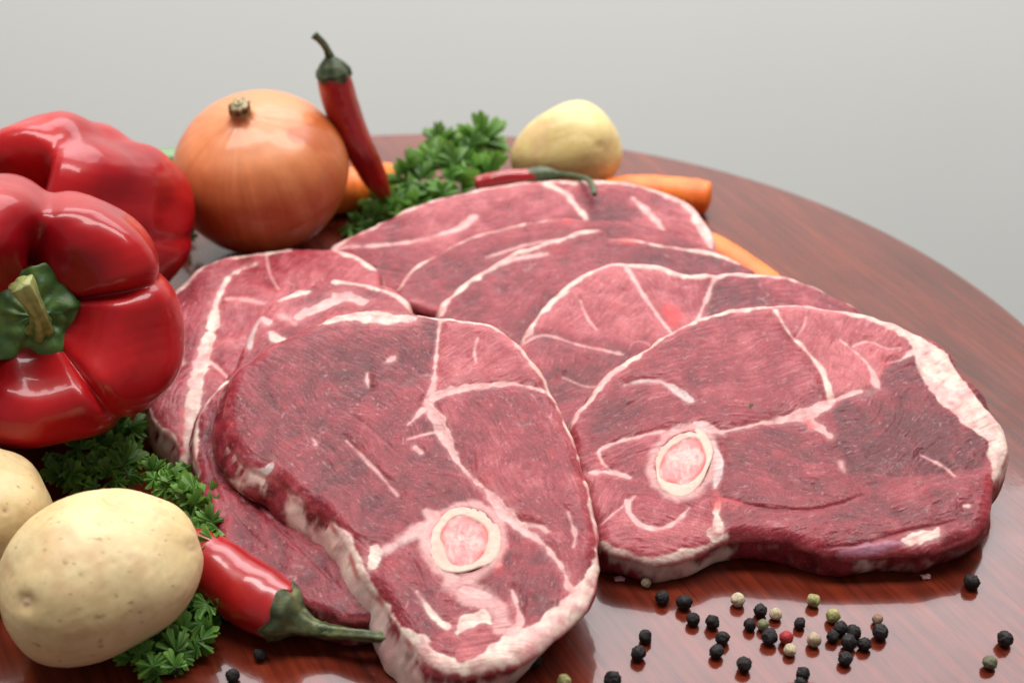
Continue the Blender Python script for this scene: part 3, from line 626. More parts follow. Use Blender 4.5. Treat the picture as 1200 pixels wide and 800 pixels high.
add('A', label='large front steak with a round marrow bone near its lower tip', front=(540, 770), z0=15, tilt=13.2, roll=0, thick=15, seed=8, cell=.31,
    outline=[(377, 372), (402, 362), (442, 357), (492, 364), (545, 370), (582, 381), (612, 404), (640, 440), (662, 482), (680, 528), (693, 578), (703, 632), (700, 672), (686, 706), (660, 740), (628, 764), (592, 780), (555, 788), (522, 782), (494, 765), (474, 740),
             (448, 703), (420, 668), (400, 625), (382, 603), (350, 585), (322, 560), (285, 540), (264, 510), (260, 475), (270, 440), (296, 415), (334, 393)],
    rim=[[(490, 366, 4), (545, 373, 7), (582, 384, 8), (611, 406, 7), (638, 442, 6), (660, 484, 7), (678, 530, 7), (691, 580, 6), (700, 632, 9), (694, 672, 16), (676, 704, 25), (648, 734, 32), (615, 752, 38), (585, 765, 32), (555, 778, 22), (522, 775, 22), (498, 762, 20), (478, 742, 10)],
         [(474, 738, 6), (448, 701, 8), (422, 668, 10), (404, 630, 8), (386, 608, 6)]],
    feats=[('seam', 'w', [(372, 376, 8), (395, 371, 16), (425, 370, 22), (455, 374, 20), (484, 372, 11)]), ('seam', 'p', [(516, 368, 2), (513, 395, 3), (510, 425, 4), (508, 450, 6), (500, 472, 12)]),
           ('seam', 'p', [(502, 470, 12), (512, 490, 15), (522, 512, 12), (534, 535, 7), (550, 556, 4), (567, 572, 5), (582, 590, 14), (600, 608, 15), (622, 624, 8), (645, 645, 6), (660, 668, 7), (668, 690, 9)]),
           ('seam', 'p', [(508, 466, 14), (530, 458, 12), (560, 452, 8), (600, 448, 4), (636, 455, 2)]), ('seam', 'p', [(498, 478, 7), (485, 492, 4), (478, 498, 2)]), ('seam', 'p', [(406, 516, 1.5), (425, 535, 2.5), (445, 556, 2), (466, 580, 1.5)]),
           ('soft', 'p', [(500, 600, 10), (510, 612, 22), (505, 640, 14)]), ('seam', 'w', [(438, 640, 11), (440, 652, 14), (436, 662, 7)]), ('soft', 'g', [(446, 648, 6), (470, 636, 9), (498, 618, 10)]), ('soft', 'p', [(455, 640, 8), (480, 628, 14), (496, 615, 12)]),
           ('soft', 'p', [(530, 682, 20), (552, 694, 34), (580, 712, 26), (590, 735, 24)]), ('seam', 'p', [(540, 690, 8), (555, 693, 15), (572, 697, 10)]), ('seam', 'w', [(488, 692, 3), (500, 708, 7), (510, 722, 8), (524, 732, 8)]), ('seam', 'w', [(536, 740, 8), (548, 728, 18), (565, 722, 18), (574, 728, 8)]),
           ('seam', 'p', [(600, 690, 3), (606, 708, 6), (610, 728, 10), (600, 740, 12)]), ('seam', 'p', [(612, 612, 3), (632, 616, 6), (640, 622, 3)]), ('lean', 'r', [(542, 766, 18), (553, 756, 30), (566, 748, 20)]), ('seam', 'p', [(666, 600, 2), (674, 625, 4), (672, 640, 2)]),
           ('seam', 'g', [(270, 528, 5), (282, 545, 13), (298, 551, 19), (312, 548, 12), (320, 542, 5)]), ('seam', 'p', [(318, 566, 5), (335, 575, 9), (350, 584, 8)]), ('seam', 'p', [(450, 424, 3), (458, 421, 8), (462, 417, 4)]), ('seam', 'p', [(430, 436, 2), (430, 445, 5), (432, 452, 2)]), ('seam', 'p', [(487, 525, 5), (493, 530, 6)]), ('seam', 'p', [(366, 512, 2), (370, 520, 4)]),
           ('crease', 'r', [(560, 566, 2), (545, 552, 2), (530, 540, 1)]), ('crease', 'r', [(400, 480, 1), (430, 500, 3), (470, 535, 2), (500, 560, 1)]), ('crease', 'r', [(325, 555, 2), (360, 590, 3), (400, 615, 3), (430, 642, 2)]), ('crease', 'r', [(480, 650, 2), (492, 672, 4), (496, 688, 2)]),
           ('stain', 'r', [(512, 605, 6), (530, 597, 8), (505, 628, 6)]), ('stain', 'r', [(592, 640, 6), (580, 668, 8)]), ('seam', 'p', [(560, 395, 1.5), (556, 410, 2), (558, 425, 1)]), ('seam', 'p', [(478, 515, 1.5), (500, 508, 3), (512, 503, 2)])],
    muscles=[(400, 430, -35, .34, 90), (450, 540, -38, .32, 90), (340, 480, -40, .34, 60), (570, 415, 20, .62, 55), (600, 510, -50, .50, 70), (650, 560, -70, .55, 60), (625, 660, 70, .38, 45), (470, 690, -50, .45, 50), (400, 590, -40, .40, 50), (530, 720, 0, .6, 40)],
    bones=[(544, 633, 43, 40, 20, .66)],
    polysm=[([(516, 372), (580, 384), (612, 406), (640, 442), (636, 455), (600, 448), (545, 453), (510, 462), (512, 430)], 25, .74),
            ([(340, 395), (400, 385), (480, 385), (512, 380), (508, 440), (502, 470), (515, 505), (550, 560), (500, 600), (440, 645), (380, 595), (320, 545), (275, 520), (270, 450)], -38, .29),
            ([(512, 475), (545, 457), (600, 450), (640, 458), (680, 530), (692, 590), (698, 640), (670, 690), (655, 660), (620, 620), (585, 588), (555, 556), (530, 525)], -58, .47),
            ([(602, 614), (640, 647), (658, 672), (655, 705), (614, 728), (604, 695), (592, 660)], 75, .30), ([(440, 662), (478, 650), (500, 685), (525, 738), (495, 752), (455, 700)], -48, .42)], wallfat=.95, bulge=1.2, flare=4.5, under=(.95, -.3, 9), edge=5.0, wallth=lambda x, y: np.where(x > 420, 1.0, np.interp(y, [480, 560, 610, 650], [.5, .5, .75, 1])), wallpx=lambda x, y: np.where(x > 500, 1.0, np.interp(y, [380, 470, 530, 545, 562, 585, 605], [.0, -.2, -.2, .25, -.2, .1, .9])), marbling=.35)

# ------------------------------------------------------------------ bell peppers
def bell_pepper(label, C, R, zax, up, grooves, prof, seed, stem=None, calyx_r=.33):
    Z = unit(zax); X = unit(np.cross(up, Z)); Y = np.cross(Z, X)
    n, q = 360, catmull(prof, 14); m = len(q)
    a = np.linspace(0, 2 * math.pi, n, endpoint=False); A, _ = np.meshgrid(a, np.arange(m), indexing='ij')
    t = np.linspace(0, 1, m)[None]; rho = np.tile(q[:, 0], (n, 1)); ze = np.tile(q[:, 1], (n, 1))
    g = np.zeros_like(A); sh = np.zeros_like(A)
    for (ang, depth, wid) in grooves:
        d = (A - math.radians(ang) + .14 * np.sin(t * 6 + ang) + math.pi) % (2 * math.pi) - math.pi
        g += depth * (.65 * np.exp(-(d / wid) ** 2) + .35 * np.exp(-(d / (wid * .35)) ** 2))
    side = np.exp(-((t - .50) / .24) ** 2)
    shoulder = np.exp(-((t - .27) / .12) ** 2); tip = np.exp(-((t - .85) / .12) ** 2)
    rho = rho * (1 - g * (.32 * side + .35 * shoulder + .4 * tip)); ze = ze - g * .85 * shoulder + g * .2 * tip
    lob = .05 * np.sin(2 * A + seed) + .035 * np.sin(3 * A + 2 * seed)
    rho = rho * (1 + lob * side); ze = ze + .07 * np.sin(A * 2 + seed * 1.7) * shoulder
    V = np.stack([rho * np.cos(A), rho * np.sin(A), ze], -1)
    nn = n3(V.reshape(-1, 3) * 40 + seed * 11, 26, seed % 6).reshape(n, m); n2 = n3(V.reshape(-1, 3) * 40 + seed * 7, 9, seed % 5).reshape(n, m)
    fade = np.clip(q[:, 0] / .25, 0, 1)[None]
    V *= (1 + fade * (.030 * nn + .002 * n2))[..., None]
    L = V.reshape(-1, 3); W = C + R * (np.outer(L[:, 0], X) + np.outer(L[:, 1], Y) + np.outer(L[:, 2], Z))
    zmin = W[:, 2].min()
    if zmin < .2: W[:, 2] += .2 - zmin; C = C + np.array([0, 0, .2 - zmin])
    col = mix(np.array([.27, .003, .008]), np.array([.41, .008, .010]), np.clip(.5 + .25 * n3(W, 22, 2), 0, 1))
    base = C.copy(); base[2] = 0
    th = thing('bell_pepper', label, 'bell pepper', base, 'red bell peppers')
    part('flesh', W, grid_faces(n, m, True), M_PEPPER, th, col)
    if stem:
        pit = q[0, 1]
        # calyx: lobed green cap lying in the pit
        na, nr = 120, 14; aa = np.linspace(0, 2 * math.pi, na, endpoint=False); rr = np.linspace(0.02, 1, nr)
        AA, RR = np.meshgrid(aa, rr, indexing='ij')
        outl = calyx_r * (1 + .10 * np.cos(5 * AA + .6) + .03 * np.cos(11 * AA + 1) + .015 * np.cos(23 * AA))
        pr = RR * outl; qs = q[:22]; zz = np.interp(pr, qs[:, 0], qs[:, 1]) + .030 + .035 * (1 - RR) * 2 + .02 * np.cos(5 * AA) * RR + .012 * NZ[2](pr * 40, AA * 9, 5)
        L = np.stack([pr * np.cos(AA), pr * np.sin(AA), zz], -1).reshape(-1, 3)
        Lb = L.copy(); Lb[:, 2] -= .03
        W = C + R * (np.outer(L[:, 0], X) + np.outer(L[:, 1], Y) + np.outer(L[:, 2], Z)); Wb = C + R * (np.outer(Lb[:, 0], X) + np.outer(Lb[:, 1], Y) + np.outer(Lb[:, 2], Z))
        F = grid_faces(na, nr, True); e0 = np.arange(na) * nr + nr - 1; e1 = np.roll(e0, -1)
        F = np.vstack([F, F[:, ::-1] + len(W), np.stack([e0, e1, e1 + len(W), e0 + len(W)], -1)])
        cc = mix(np.array([.03, .085, .014]), np.array([.09, .16, .028]), np.clip(.45 + .4 * n3(W, 4, 3) - .3 * (RR.ravel() - .5), 0, 1))
        part('calyx', np.vstack([W, Wb]), F, M_STEM, th, np.vstack([cc, cc]))
        P = catmull(np.array(stem), 10); P = C + R * (np.outer(P[:, 0], X) + np.outer(P[:, 1], Y) + np.outer(P[:, 2], Z))
        s_ = np.linspace(0, 1, len(P)); r = R * (.11 - .055 * sstep(0, .5, s_) + .028 * sstep(.6, .97, s_))
        V, F, U, A = tube(P, r, 40, lambda u, a: .12 * np.cos(5 * a + 2 * u) + .05 * np.cos(9 * a))
        cc = mix(np.array([.06, .12, .02]), np.array([.27, .28, .09]), np.clip(.15 + .9 * U + .35 * np.cos(5 * A + 2 * U) * .5 + .2 * n3(V, 3, 1), 0, 1))
        part('stem', V, F, M_STEM, th, cc)
    return th
PROF = [(0.001, .56), (.14, .56), (.27, .60), (.40, .74), (.56, .87), (.74, .86), (.90, .70), (1.0, .36), (.99, -.05), (.94, -.45), (.83, -.82), (.64, -1.06), (.40, -1.12), (.18, -1.02), (.001, -.96)]
c1 = at_y(24, 362, 466); R1 = 45.5
bell_pepper('front red bell pepper with its green stem pointing at the viewer', c1, R1, unit(CAM - c1) + np.array([.10, 0, -.10]), (0, 0, 1),
            [(66, .42, .34), (12, .18, .10), (-57, .15, .10), (158, .30, .3), (222, .22, .24)], PROF, 2,
            stem=[(.03, -.10, .54), (.04, -.07, .66), (.03, .03, .80), (-.01, .16, .90), (-.05, .27, .94)])
c2 = at_y(84, 262, 546); R2 = 36.5
bell_pepper('red bell pepper lying behind the front one and beside the onion', c2, R2, (-.55, -.75, .42), (0, 0, 1),
            [(75, .34, .4), (10, .22, .2), (-50, .2, .25), (150, .25, .35), (230, .2, .3)], PROF, 5)

# ------------------------------------------------------------------ onion
def onion():
    C = at_y(305, 206, 600); R = 34.8
    prof = catmull([(.001, -.86), (.15, -.87), (.45, -.80), (.78, -.55), (.97, -.15), (1.0, .12), (.93, .42), (.74, .70), (.48, .86), (.27, .935), (.16, .97), (.115, 1.03), (.12, 1.10)], 12)
    n, m = 256, len(prof); a = np.linspace(0, 2 * math.pi, n, endpoint=False); A, J = np.meshgrid(a, np.arange(m), indexing='ij')
    rho = prof[:, 0][None] * (1 + .012 * np.cos(3 * A + 1) + .002 * np.cos(17 * A) + .02 * np.cos(A - 1)); ze = np.tile(prof[:, 1], (n, 1)) * .89
    wr = np.exp(-((ze - .93) / .12) ** 2); rho = rho * (1 + wr * .03 * np.cos(13 * A + 2 * np.sin(3 * A)))
    Z = unit((-.13, -.26, 1)); X = unit(np.cross((0, 1, 0), Z)); Y = np.cross(Z, X)
    W = C + R * (rho * np.cos(A))[..., None] * X + R * (rho * np.sin(A))[..., None] * Y + R * ze[..., None] * Z
    W = W.reshape(-1, 3); W[:, 2] = np.maximum(W[:, 2], .2); A = A.ravel(); ze = ze.ravel()
    ang = A / (2 * math.pi) * 256
    st = .6 * NZ[1](ang, ze * 8, 5, 40) + .5 * NZ[2](ang, ze * 8, 2.0, 30); big = n3(W, 30, 4)
    tone = np.clip(.40 + .07 * st + .22 * big + .30 * (ze - .1), 0, 1)
    col = mix(np.array([.37, .050, .008]), np.array([.62, .21, .075]), tone)
    vein = sstep(.10, .02, np.abs((A / (2 * math.pi) * 26 + .6 * NZ[4](ang, ze * 6, 24)) % 1 - .5)) * sstep(-.6, .5, ze) * .10
    col = mix(col, np.array([.50, .30, .15]), np.clip(vein, 0, 1)); 
    px, py = proj(W)
    peel = sstep(1.0, -1.0, (np.hypot((px - 365) / 26, (py - 160) / 17) - 1 + .25 * n3(W, 6, 3)) * 6)      # spot where the outer skin is gone
    col = mix(col, np.array([.42, .09, .018]), .75 * peel)
    col = mix(col, np.array([.26, .17, .07]), sstep(.87, .95, ze))
    th = thing('onion', 'brown onion standing upright between the bell peppers and the chilli', 'onion', (C[0], C[1], .2))
    part('bulb', W, grid_faces(n, m, True), M_ONION, th, col)
    # dried neck
    P = C + R * np.array([Z * .93, Z * .99, Z * 1.03 + X * .01, Z * 1.06 + X * .01])
    V, F, U, A = tube(catmull(P, 6), np.interp(np.linspace(0, 1, 19), [0, .5, .85, 1], [4.0, 3.6, 3.9, 2.8]), 36, lambda u, a: .10 * np.cos(7 * a + 3 * u) + .08 * np.cos(11 * a + 1) * u)
    col = mix(np.array([.10, .065, .025]), np.array([.30, .24, .11]), np.clip(.45 + .4 * np.cos(7 * A) + .4 * n3(V, 2, 1), 0, 1))
    nk = part('neck', V, F, M_STEM, th, col)
    ring = C + R * (Z * 1.065 + X * .01); aa = np.linspace(0, 2 * math.pi, 40)[:-1]
    P = ring + 1.1 * (np.cos(aa)[:, None] * X + np.sin(aa)[:, None] * Y)
    V, F, U, A = tube(np.vstack([P, P[:1]]), .7, 10); part('dry_core', V, F, M_STEM, nk, np.tile([.34, .30, .15], (len(V), 1)))
onion()

# ------------------------------------------------------------------ chillies
RED_D, RED_L = np.array([.27, .003, .007]), np.array([.40, .008, .009])
def chilli(label, name, body, rad, calyx, crad, stalk, srad, seed, cols=(RED_D, RED_L), group='chilli peppers', green=(np.array([.035, .06, .012]), np.array([.16, .19, .06]))):
    P = catmull(np.array(body), 16); r = np.interp(np.linspace(0, 1, len(P)), np.linspace(0, 1, len(rad)), rad)
    for _ in range(6): r[1:-1] = (r[:-2] + 2 * r[1:-1] + r[2:]) / 4
    e = np.linspace(0, 1, len(P)); r = r * np.sqrt(np.clip(1 - np.clip((.06 - e) / .06, 0, 1) ** 2, 0, 1) + .002)
    V, F, U, A = tube(P, r, 56, lambda u, a: .05 * np.sin(2 * a + 5 * u + seed) + .03 * NZ[seed % 12](u * 50, np.cos(a) * 6, 14) + .006 * NZ[(seed + 1) % 12](u * 50, a * 3, 3))
    V[:, 2] = np.maximum(V[:, 2], .2)
    base = V.mean(0); base[2] = V[:, 2].min()
    th = thing(name, label, 'chilli', base, group)
    part('flesh', V, F, M_CHILLI, th, mix(cols[0], cols[1], np.clip(.5 + .25 * n3(V, 14, seed % 6), 0, 1)))
    if calyx:
        P = catmull(np.array(calyx), 12); r = np.interp(np.linspace(0, 1, len(P)), np.linspace(0, 1, len(crad)), crad)
        V, F, U, A = tube(P, r, 48, lambda u, a: .05 * np.cos(5 * a) + .05 * np.cos(9 * a + 1) * (1 - u))
        # scalloped lip
        T = unit(P[0] - P[1]); lip = np.exp(-(U / .06) ** 2); V[:-2] += (lip[:-2] * (1.0 * np.cos(5 * A[:-2]) + .4 * np.cos(8 * A[:-2])))[:, None] * T
        part('calyx', V, F, M_STEM, th, mix(green[0], green[1], np.clip(.4 + .35 * n3(V, 3, 2) + .25 * np.cos(9 * A), 0, 1)))
    if stalk:
        P = catmull(np.array(stalk), 12); r = np.interp(np.linspace(0, 1, len(P)), np.linspace(0, 1, len(srad)), srad)
        V, F, U, A = tube(P, r, 24, lambda u, a: .10 * np.cos(5 * a + 3 * u) + .05 * NZ[3](u * 30, a * 2, 3))
        part('stalk', V, F, M_STEM, th, mix(green[0] * 1.3, green[1] * 1.15, np.clip(.5 + .3 * n3(V, 3, 1) + .2 * np.cos(5 * A + 3 * U), 0, 1)))
chilli('glossy red chilli lying in front of the steaks beside the large potato', 'red_chilli',
       [at(170, 628, 8), at(205, 643, 9), at(245, 664, 10), at(285, 689, 10.4), at(330, 718, 9.5), at(341, 724, 9)], [5, 8.4, 10.0, 10.2, 9.6, 7.4, 2.5],
       [at(329, 717.5, 9.4), at(338, 722, 9.0), at(350, 728, 8.2), at(366, 735, 7.4), at(384, 739, 7)], [9.3, 7.8, 4.4, 2.7, 2.0],
       [at(366, 735, 7.4), at(385, 739, 7), at(410, 742, 8), at(440, 745, 9), at(465, 747, 9.5)], [2.6, 2.1, 1.7, 1.6, 2.0], 3, green=(np.array([.035, .046, .016]), np.array([.13, .14, .055])))
yb = 616
chilli('red chilli standing upright against the onion with its stem up', 'red_chilli',
       [at_y(456, 236, yb), at_y(441, 212, yb), at_y(424, 180, yb - 1), at_y(409, 148, yb - 2), at_y(398, 118, yb - 3), at_y(391, 90, yb - 4), at_y(389, 80, yb - 4)], [1.5, 5.0, 6.6, 7.2, 7.3, 6.6, 4.2],
       [at_y(391, 89, yb - 4), at_y(390, 83, yb - 4), at_y(388, 75, yb - 4), at_y(386, 67, yb - 4)], [6.9, 6.6, 4.6, 1.8],
       [at_y(387, 70, yb - 4), at_y(383, 58, yb - 4), at_y(376, 48, yb - 4), at_y(368, 41, yb - 4)], [2.0, 1.3, 1.3, 1.6], 5, green=(np.array([.018, .034, .010]), np.array([.06, .08, .03])))
chilli('red chilli lying behind the rearmost steak in front of the small potato', 'red_chilli',
       [at(556, 216, 22), at(570, 213, 23), at(585, 211.5, 24), at(605, 209.5, 24.5), at(628, 208, 25)], [3.0, 3.6, 3.8, 3.8, 3.6],
       [at(622, 207.5, 25), at(634, 206, 25.5), at(646, 205.5, 26), at(655, 206.5, 26)], [3.7, 3.7, 2.8, 1.4],
       [at(650, 204, 26), at(672, 206, 29), at(688, 210, 31), at(695, 219, 30), at(697, 228, 29)], [1.3, 1.0, 1.0, 1.1, .9], 7, green=(np.array([.025, .045, .014]), np.array([.08, .11, .045])))
chilli('green chilli lying behind the onion and the rear bell pepper', 'green_chilli',
       [at(110, 203, 9), at(150, 199, 9), at(190, 195, 9), at(240, 195, 8), at(300, 194, 7), at(340, 194, 6)], [6, 7.4, 7.6, 7, 5, 1.5], None, None, None, None, 2, cols=(np.array([.03, .11, .015]), np.array([.07, .20, .03])))

# ------------------------------------------------------------------ carrots
def carrot(label, pts, rad, seed):
    P = catmull(np.array(pts), 16); e = np.linspace(0, 1, len(P)); r = np.interp(e, np.linspace(0, 1, len(rad)), rad)
    cap = lambda x, wd: np.sqrt(np.clip(1 - np.clip((wd - x) / wd, 0, 1) ** 2, 0, 1) + .003)
    r = r * cap(e, .10) * cap(1 - e, .10)
    V, F, U, A = tube(P, r, 48, lambda u, a: .03 * np.sin(2 * a + seed) + .012 * np.sin(u * 130 + np.sin(a * 2)) * (np.sin(a * 3 + u * 20) > 0) + .02 * NZ[seed](u * 60, np.cos(a) * 6, 8))
    V[:, 2] = np.maximum(V[:, 2], .2); base = V.mean(0); base[2] = .2
    th = thing('carrot', label, 'carrot', base, 'carrots lying round the back of the pile')
    ringm = sstep(.75, 1.0, np.sin(U * 150 + 2 * np.sin(2 * A) + 3 * NZ[2](U * 40, A * 2, 9))) * .35
    col = mix(np.array([.70, .125, .010]), np.array([.82, .20, .022]), np.clip(.5 + .35 * n3(V, 12, seed), 0, 1)); col = mix(col, np.array([.42, .09, .015]), ringm)
    body = part('root', V, F, M_CARROT, th, col)
    return th
carrot('carrot with a rounded tip at the right of the small rear potato', [at(700, 226, 7.5), at(735, 225, 7.5), at(775, 226, 7.5), at(815, 230, 7.5), at(834, 233, 7)], [5, 7, 7.2, 7.2, 6.6], 1)
carrot('carrot behind the onion, crossed by the upright chilli', [at(330, 228, 8), at(370, 226, 9), at(410, 222, 9.5), at(440, 214, 9), at(466, 206, 7.5)], [7, 8.6, 9.2, 8.4, 5.5], 4)
carrot('carrot peeping out at the right end of the fan of steaks', [at(790, 276, 7), at(830, 296, 7.5), at(865, 316, 7.5), at(900, 338, 7), at(930, 356, 6)], [6, 7.6, 7.4, 6.5, 4], 6)

# ------------------------------------------------------------------ potatoes
def potato(label, C, ax, rot, seed, eyes=(), col0=(.63, .455, .215), col1=(.74, .575, .32), specks=1.0, pear=0.0, taper_dir=(1, 0, 0)):
    n, m = 220, 140; a = np.linspace(0, 2 * math.pi, n, endpoint=False); b = np.linspace(.002, math.pi - .002, m)
    A, B = np.meshgrid(a, b, indexing='ij'); D = np.stack([np.cos(B), np.sin(B) * np.cos(A), np.sin(B) * np.sin(A)], -1).reshape(-1, 3)
    f = 1 + .040 * n3(D * 30 + seed * 13, 34, seed % 6) + .005 * n3(D * 30 + seed * 5, 12, (seed + 2) % 6) + .001 * n3(D * 30, 2.5, 1)
    L = D * np.array(ax) * f[:, None]; k = 1 + pear * D[:, 0]; L[:, 1:] *= k[:, None]
    W = C + L @ np.array(Matrix(rot.to_matrix()).transposed())
    W[:, 2] += .2 - W[:, 2].min() if W[:, 2].min() > .2 or W[:, 2].min() < 0 else 0
    cen = W.mean(0)
    col = mix(np.array(col0), np.array(col1), np.clip(.55 + .25 * n3(W, 20, seed % 5) + .12 * n3(W, 4, 2), 0, 1))
    col = mix(col, np.array([.56, .30, .16]), .35 * sstep(.6, 2.0, n3(W, 9, (seed + 1) % 6)))
    sp = sstep(1.8, 2.6, n3(W, 1.5, (seed + 3) % 6)); scar = sstep(.10, .02, np.abs(n3(W, 7, (seed + 4) % 6))) * sstep(1.0, 2.0, n3(W, 12, (seed + 2) % 6)); col = mix(col, np.array([.46, .27, .13]), .4 * scar); col = mix(col, np.array([.34, .19, .08]), np.clip(.75 * sp * specks, 0, 1))
    px, py = proj(W); front = ((CAM - W) * (W - cen)).sum(1) > 0
    nrm = (W - cen) / np.linalg.norm(W - cen, axis=1)[:, None]
    for (ex, ey, er, dep, dk) in eyes:
        d = np.hypot(px - ex, py - ey) / er; g = np.where(front, np.exp(-d ** 2), 0); core = np.where(front, np.exp(-(d * 2.6) ** 2), 0)
        W = W - nrm * (dep * g - .5 * dep * core)[:, None]; col = mix(col, np.array([.44, .22, .12]), np.clip(dk * g * .6, 0, 1)); col = mix(col, np.array([.62, .44, .34]) if dk < .9 else np.array([.20, .10, .05]), np.clip(core * dk, 0, 1))
    base = cen.copy(); base[2] = 0.2
    th = thing('potato', label, 'potato', base, 'washed potatoes')
    part('tuber', W, grid_faces(n, m, True)[:, ::-1], M_POTATO, th, col)
from mathutils import Euler
cp = at(114, 671, 24.5)
potato('large smooth potato in the front left corner', cp, (30.2, 24.6, 24.0), Euler((0, math.radians(-12), math.radians(34))), 3,
       [(28, 706, 11, 1.6, .7), (95, 673, 2.5, .1, .9), (133, 658, 2.5, .1, .8), (152, 652, 5, .1, .5), (75, 657, 2.5, .1, .9), (116, 614, 4, .1, .5), (226, 640, 9, .6, .35), (183, 608, 4, .2, .6), (140, 590, 12, .3, .25), (60, 740, 3, .1, .7), (170, 700, 3, .1, .6)], pear=-.03)
potato('potato cut off by the left border, beside the large front potato', at(-27, 604, 21), (23, 21, 21), Euler((0, 0, .3)), 7, [(6, 598, 4, .4, 1.0), (24, 604, 6, .1, .3)])
potato('small yellow potato at the back behind the fan of steaks', at(664, 178, 19), (23.5, 17.5, 18.5), Euler((0, math.radians(-14), math.radians(4))), 1,
       [(703, 171, 5, .6, .4)], col0=(.62, .46, .17), col1=(.72, .58, .27), specks=.3, pear=.15)

# ------------------------------------------------------------------ curly parsley
def leaf_mesh(seed):
    rg = np.random.default_rng(seed); n, m = 181, 10
    th = np.linspace(-2.45, 2.45, n); env = np.full(n, .34)
    for c, wd, ln in ((0, .46, 1.0), (.92, .40, .90), (-.92, .40, .90), (1.80, .42, .68), (-1.80, .42, .68)):
        c += .07 * rg.standard_normal(); ln *= 1 + .10 * rg.standard_normal()
        env = np.maximum(env, ln * np.clip(1 - ((th - c) / wd / 1.1) ** 2, 0, 1) ** .30)
    teeth = .80 + .20 * np.abs(np.cos(th * 10.2 + rg.random() * 3)) ** .55
    Rr = env * teeth; r = np.linspace(.03, 1, m)
    T, K = np.meshgrid(th, r, indexing='ij'); rad = K * Rr[:, None]
    ph = rg.random(4) * 6; amp = .13 + .07 * rg.random()
    z = amp * K ** 1.6 * np.sin(T * (6.5 + 2 * rg.random()) + ph[0]) + .07 * K ** 2 * np.sin(T * 20.4 + ph[1]) - (.05 + .40 * rg.random()) * K ** 2 + .06 * np.cos(T * 6.8) * K
    V = np.stack([rad * np.sin(T), rad * np.cos(T), z], -1).reshape(-1, 3)
    vein = np.exp(-((np.minimum(np.abs(T), np.minimum(np.abs(T - .92), np.abs(T + .92)))) / .05) ** 2) * (1 - .4 * K)
    br = .75 + .5 * rg.random()
    col = mix(np.array([.05, .165, .020]), np.array([.20, .40, .065]), np.clip(.15 + .75 * K ** 3 + .12 * np.sin(T * 9), 0, 1).ravel())
    col = mix(col, np.array([.17, .32, .08]), .55 * vein.ravel()) * br
    me = mesh_of('leaf', V * MM, grid_faces(n, m), col); me.materials.append(M_PARSLEY); return me
LEAVES = [leaf_mesh(s) for s in range(14)]
def parsley(label, base, stems, leaves, seed, tips=None):
    """base point; leaves: (point, size, normal, up) - each leaf an object; thin stems run from the base to leaf clusters"""
    rg = np.random.default_rng(seed); base = np.asarray(base, float)
    th = thing('parsley_sprig', label, 'parsley', (base[0], base[1], max(base[2], .3)), 'curly parsley sprigs')
    for P, r in stems:
        V, F, U, A = tube(catmull(np.array(P), 8), np.linspace(r, r * .6, (len(P) - 1) * 8 + 1), 10); V[:, 2] = np.maximum(V[:, 2], .3)
        part('stem', V, F, M_STEM, th, np.tile([.10, .20, .035], (len(V), 1)))
    rb = np.array(th.location) / MM
    for (p, size, nrm, up) in leaves:
        z = unit(nrm); x = unit(np.cross(up, z)); y = np.cross(z, x)
        o = bpy.data.objects.new('leaf', LEAVES[rg.integers(len(LEAVES))]); COL.objects.link(o); o.parent = th
        M = Matrix(((x[0], y[0], z[0], 0), (x[1], y[1], z[1], 0), (x[2], y[2], z[2], 0), (0, 0, 0, 1))).to_4x4()
        M = M @ Matrix.Diagonal((size, size, size * (.8 + .5 * rg.random()), 1)); M.translation = Vector((np.asarray(p) - rb) * MM); o.matrix_local = M
def tuft(region, zr, count, size, seed, lean=(0, -.35, .8), zf=None, spread=.5):
    """leaves inside a traced clump (photo polygon), heights between zr"""
    rg = np.random.default_rng(seed); R = np.array(region, float); out = []; lo, hi = R.min(0), R.max(0)
    def inside(p):
        c = False; j = len(R) - 1
        for i in range(len(R)):
            if (R[i, 1] > p[1]) != (R[j, 1] > p[1]) and p[0] < (R[j, 0] - R[i, 0]) * (p[1] - R[i, 1]) / (R[j, 1] - R[i, 1]) + R[i, 0]: c = not c
            j = i
        return c
    pts = []
    for _ in range(4000):
        if len(pts) >= count: break
        p = lo + rg.random(2) * (hi - lo)
        if inside(p) and all(np.hypot(*(p - q)) > .55 * np.sqrt((hi - lo).prod() / count) for q in pts): pts.append(p)
    for p in pts:
        z = zr[0] + (zr[1] - zr[0]) * rg.random() if zf is None else zf(p)
        P = at(p[0], p[1], z); nr = np.array(lean) + spread * rg.standard_normal(3); u = rg.standard_normal(3) * .6 + np.array([0, .3, .8])
        out.append((P, size * (.75 + .5 * rg.random()), nr, u))
    return out
b = at(470, 240, 1)
top = lambda p: float(np.interp(p[1], [130, 160, 200, 240, 262], [34, 30, 22, 12, 6]))
Yb = b[1]
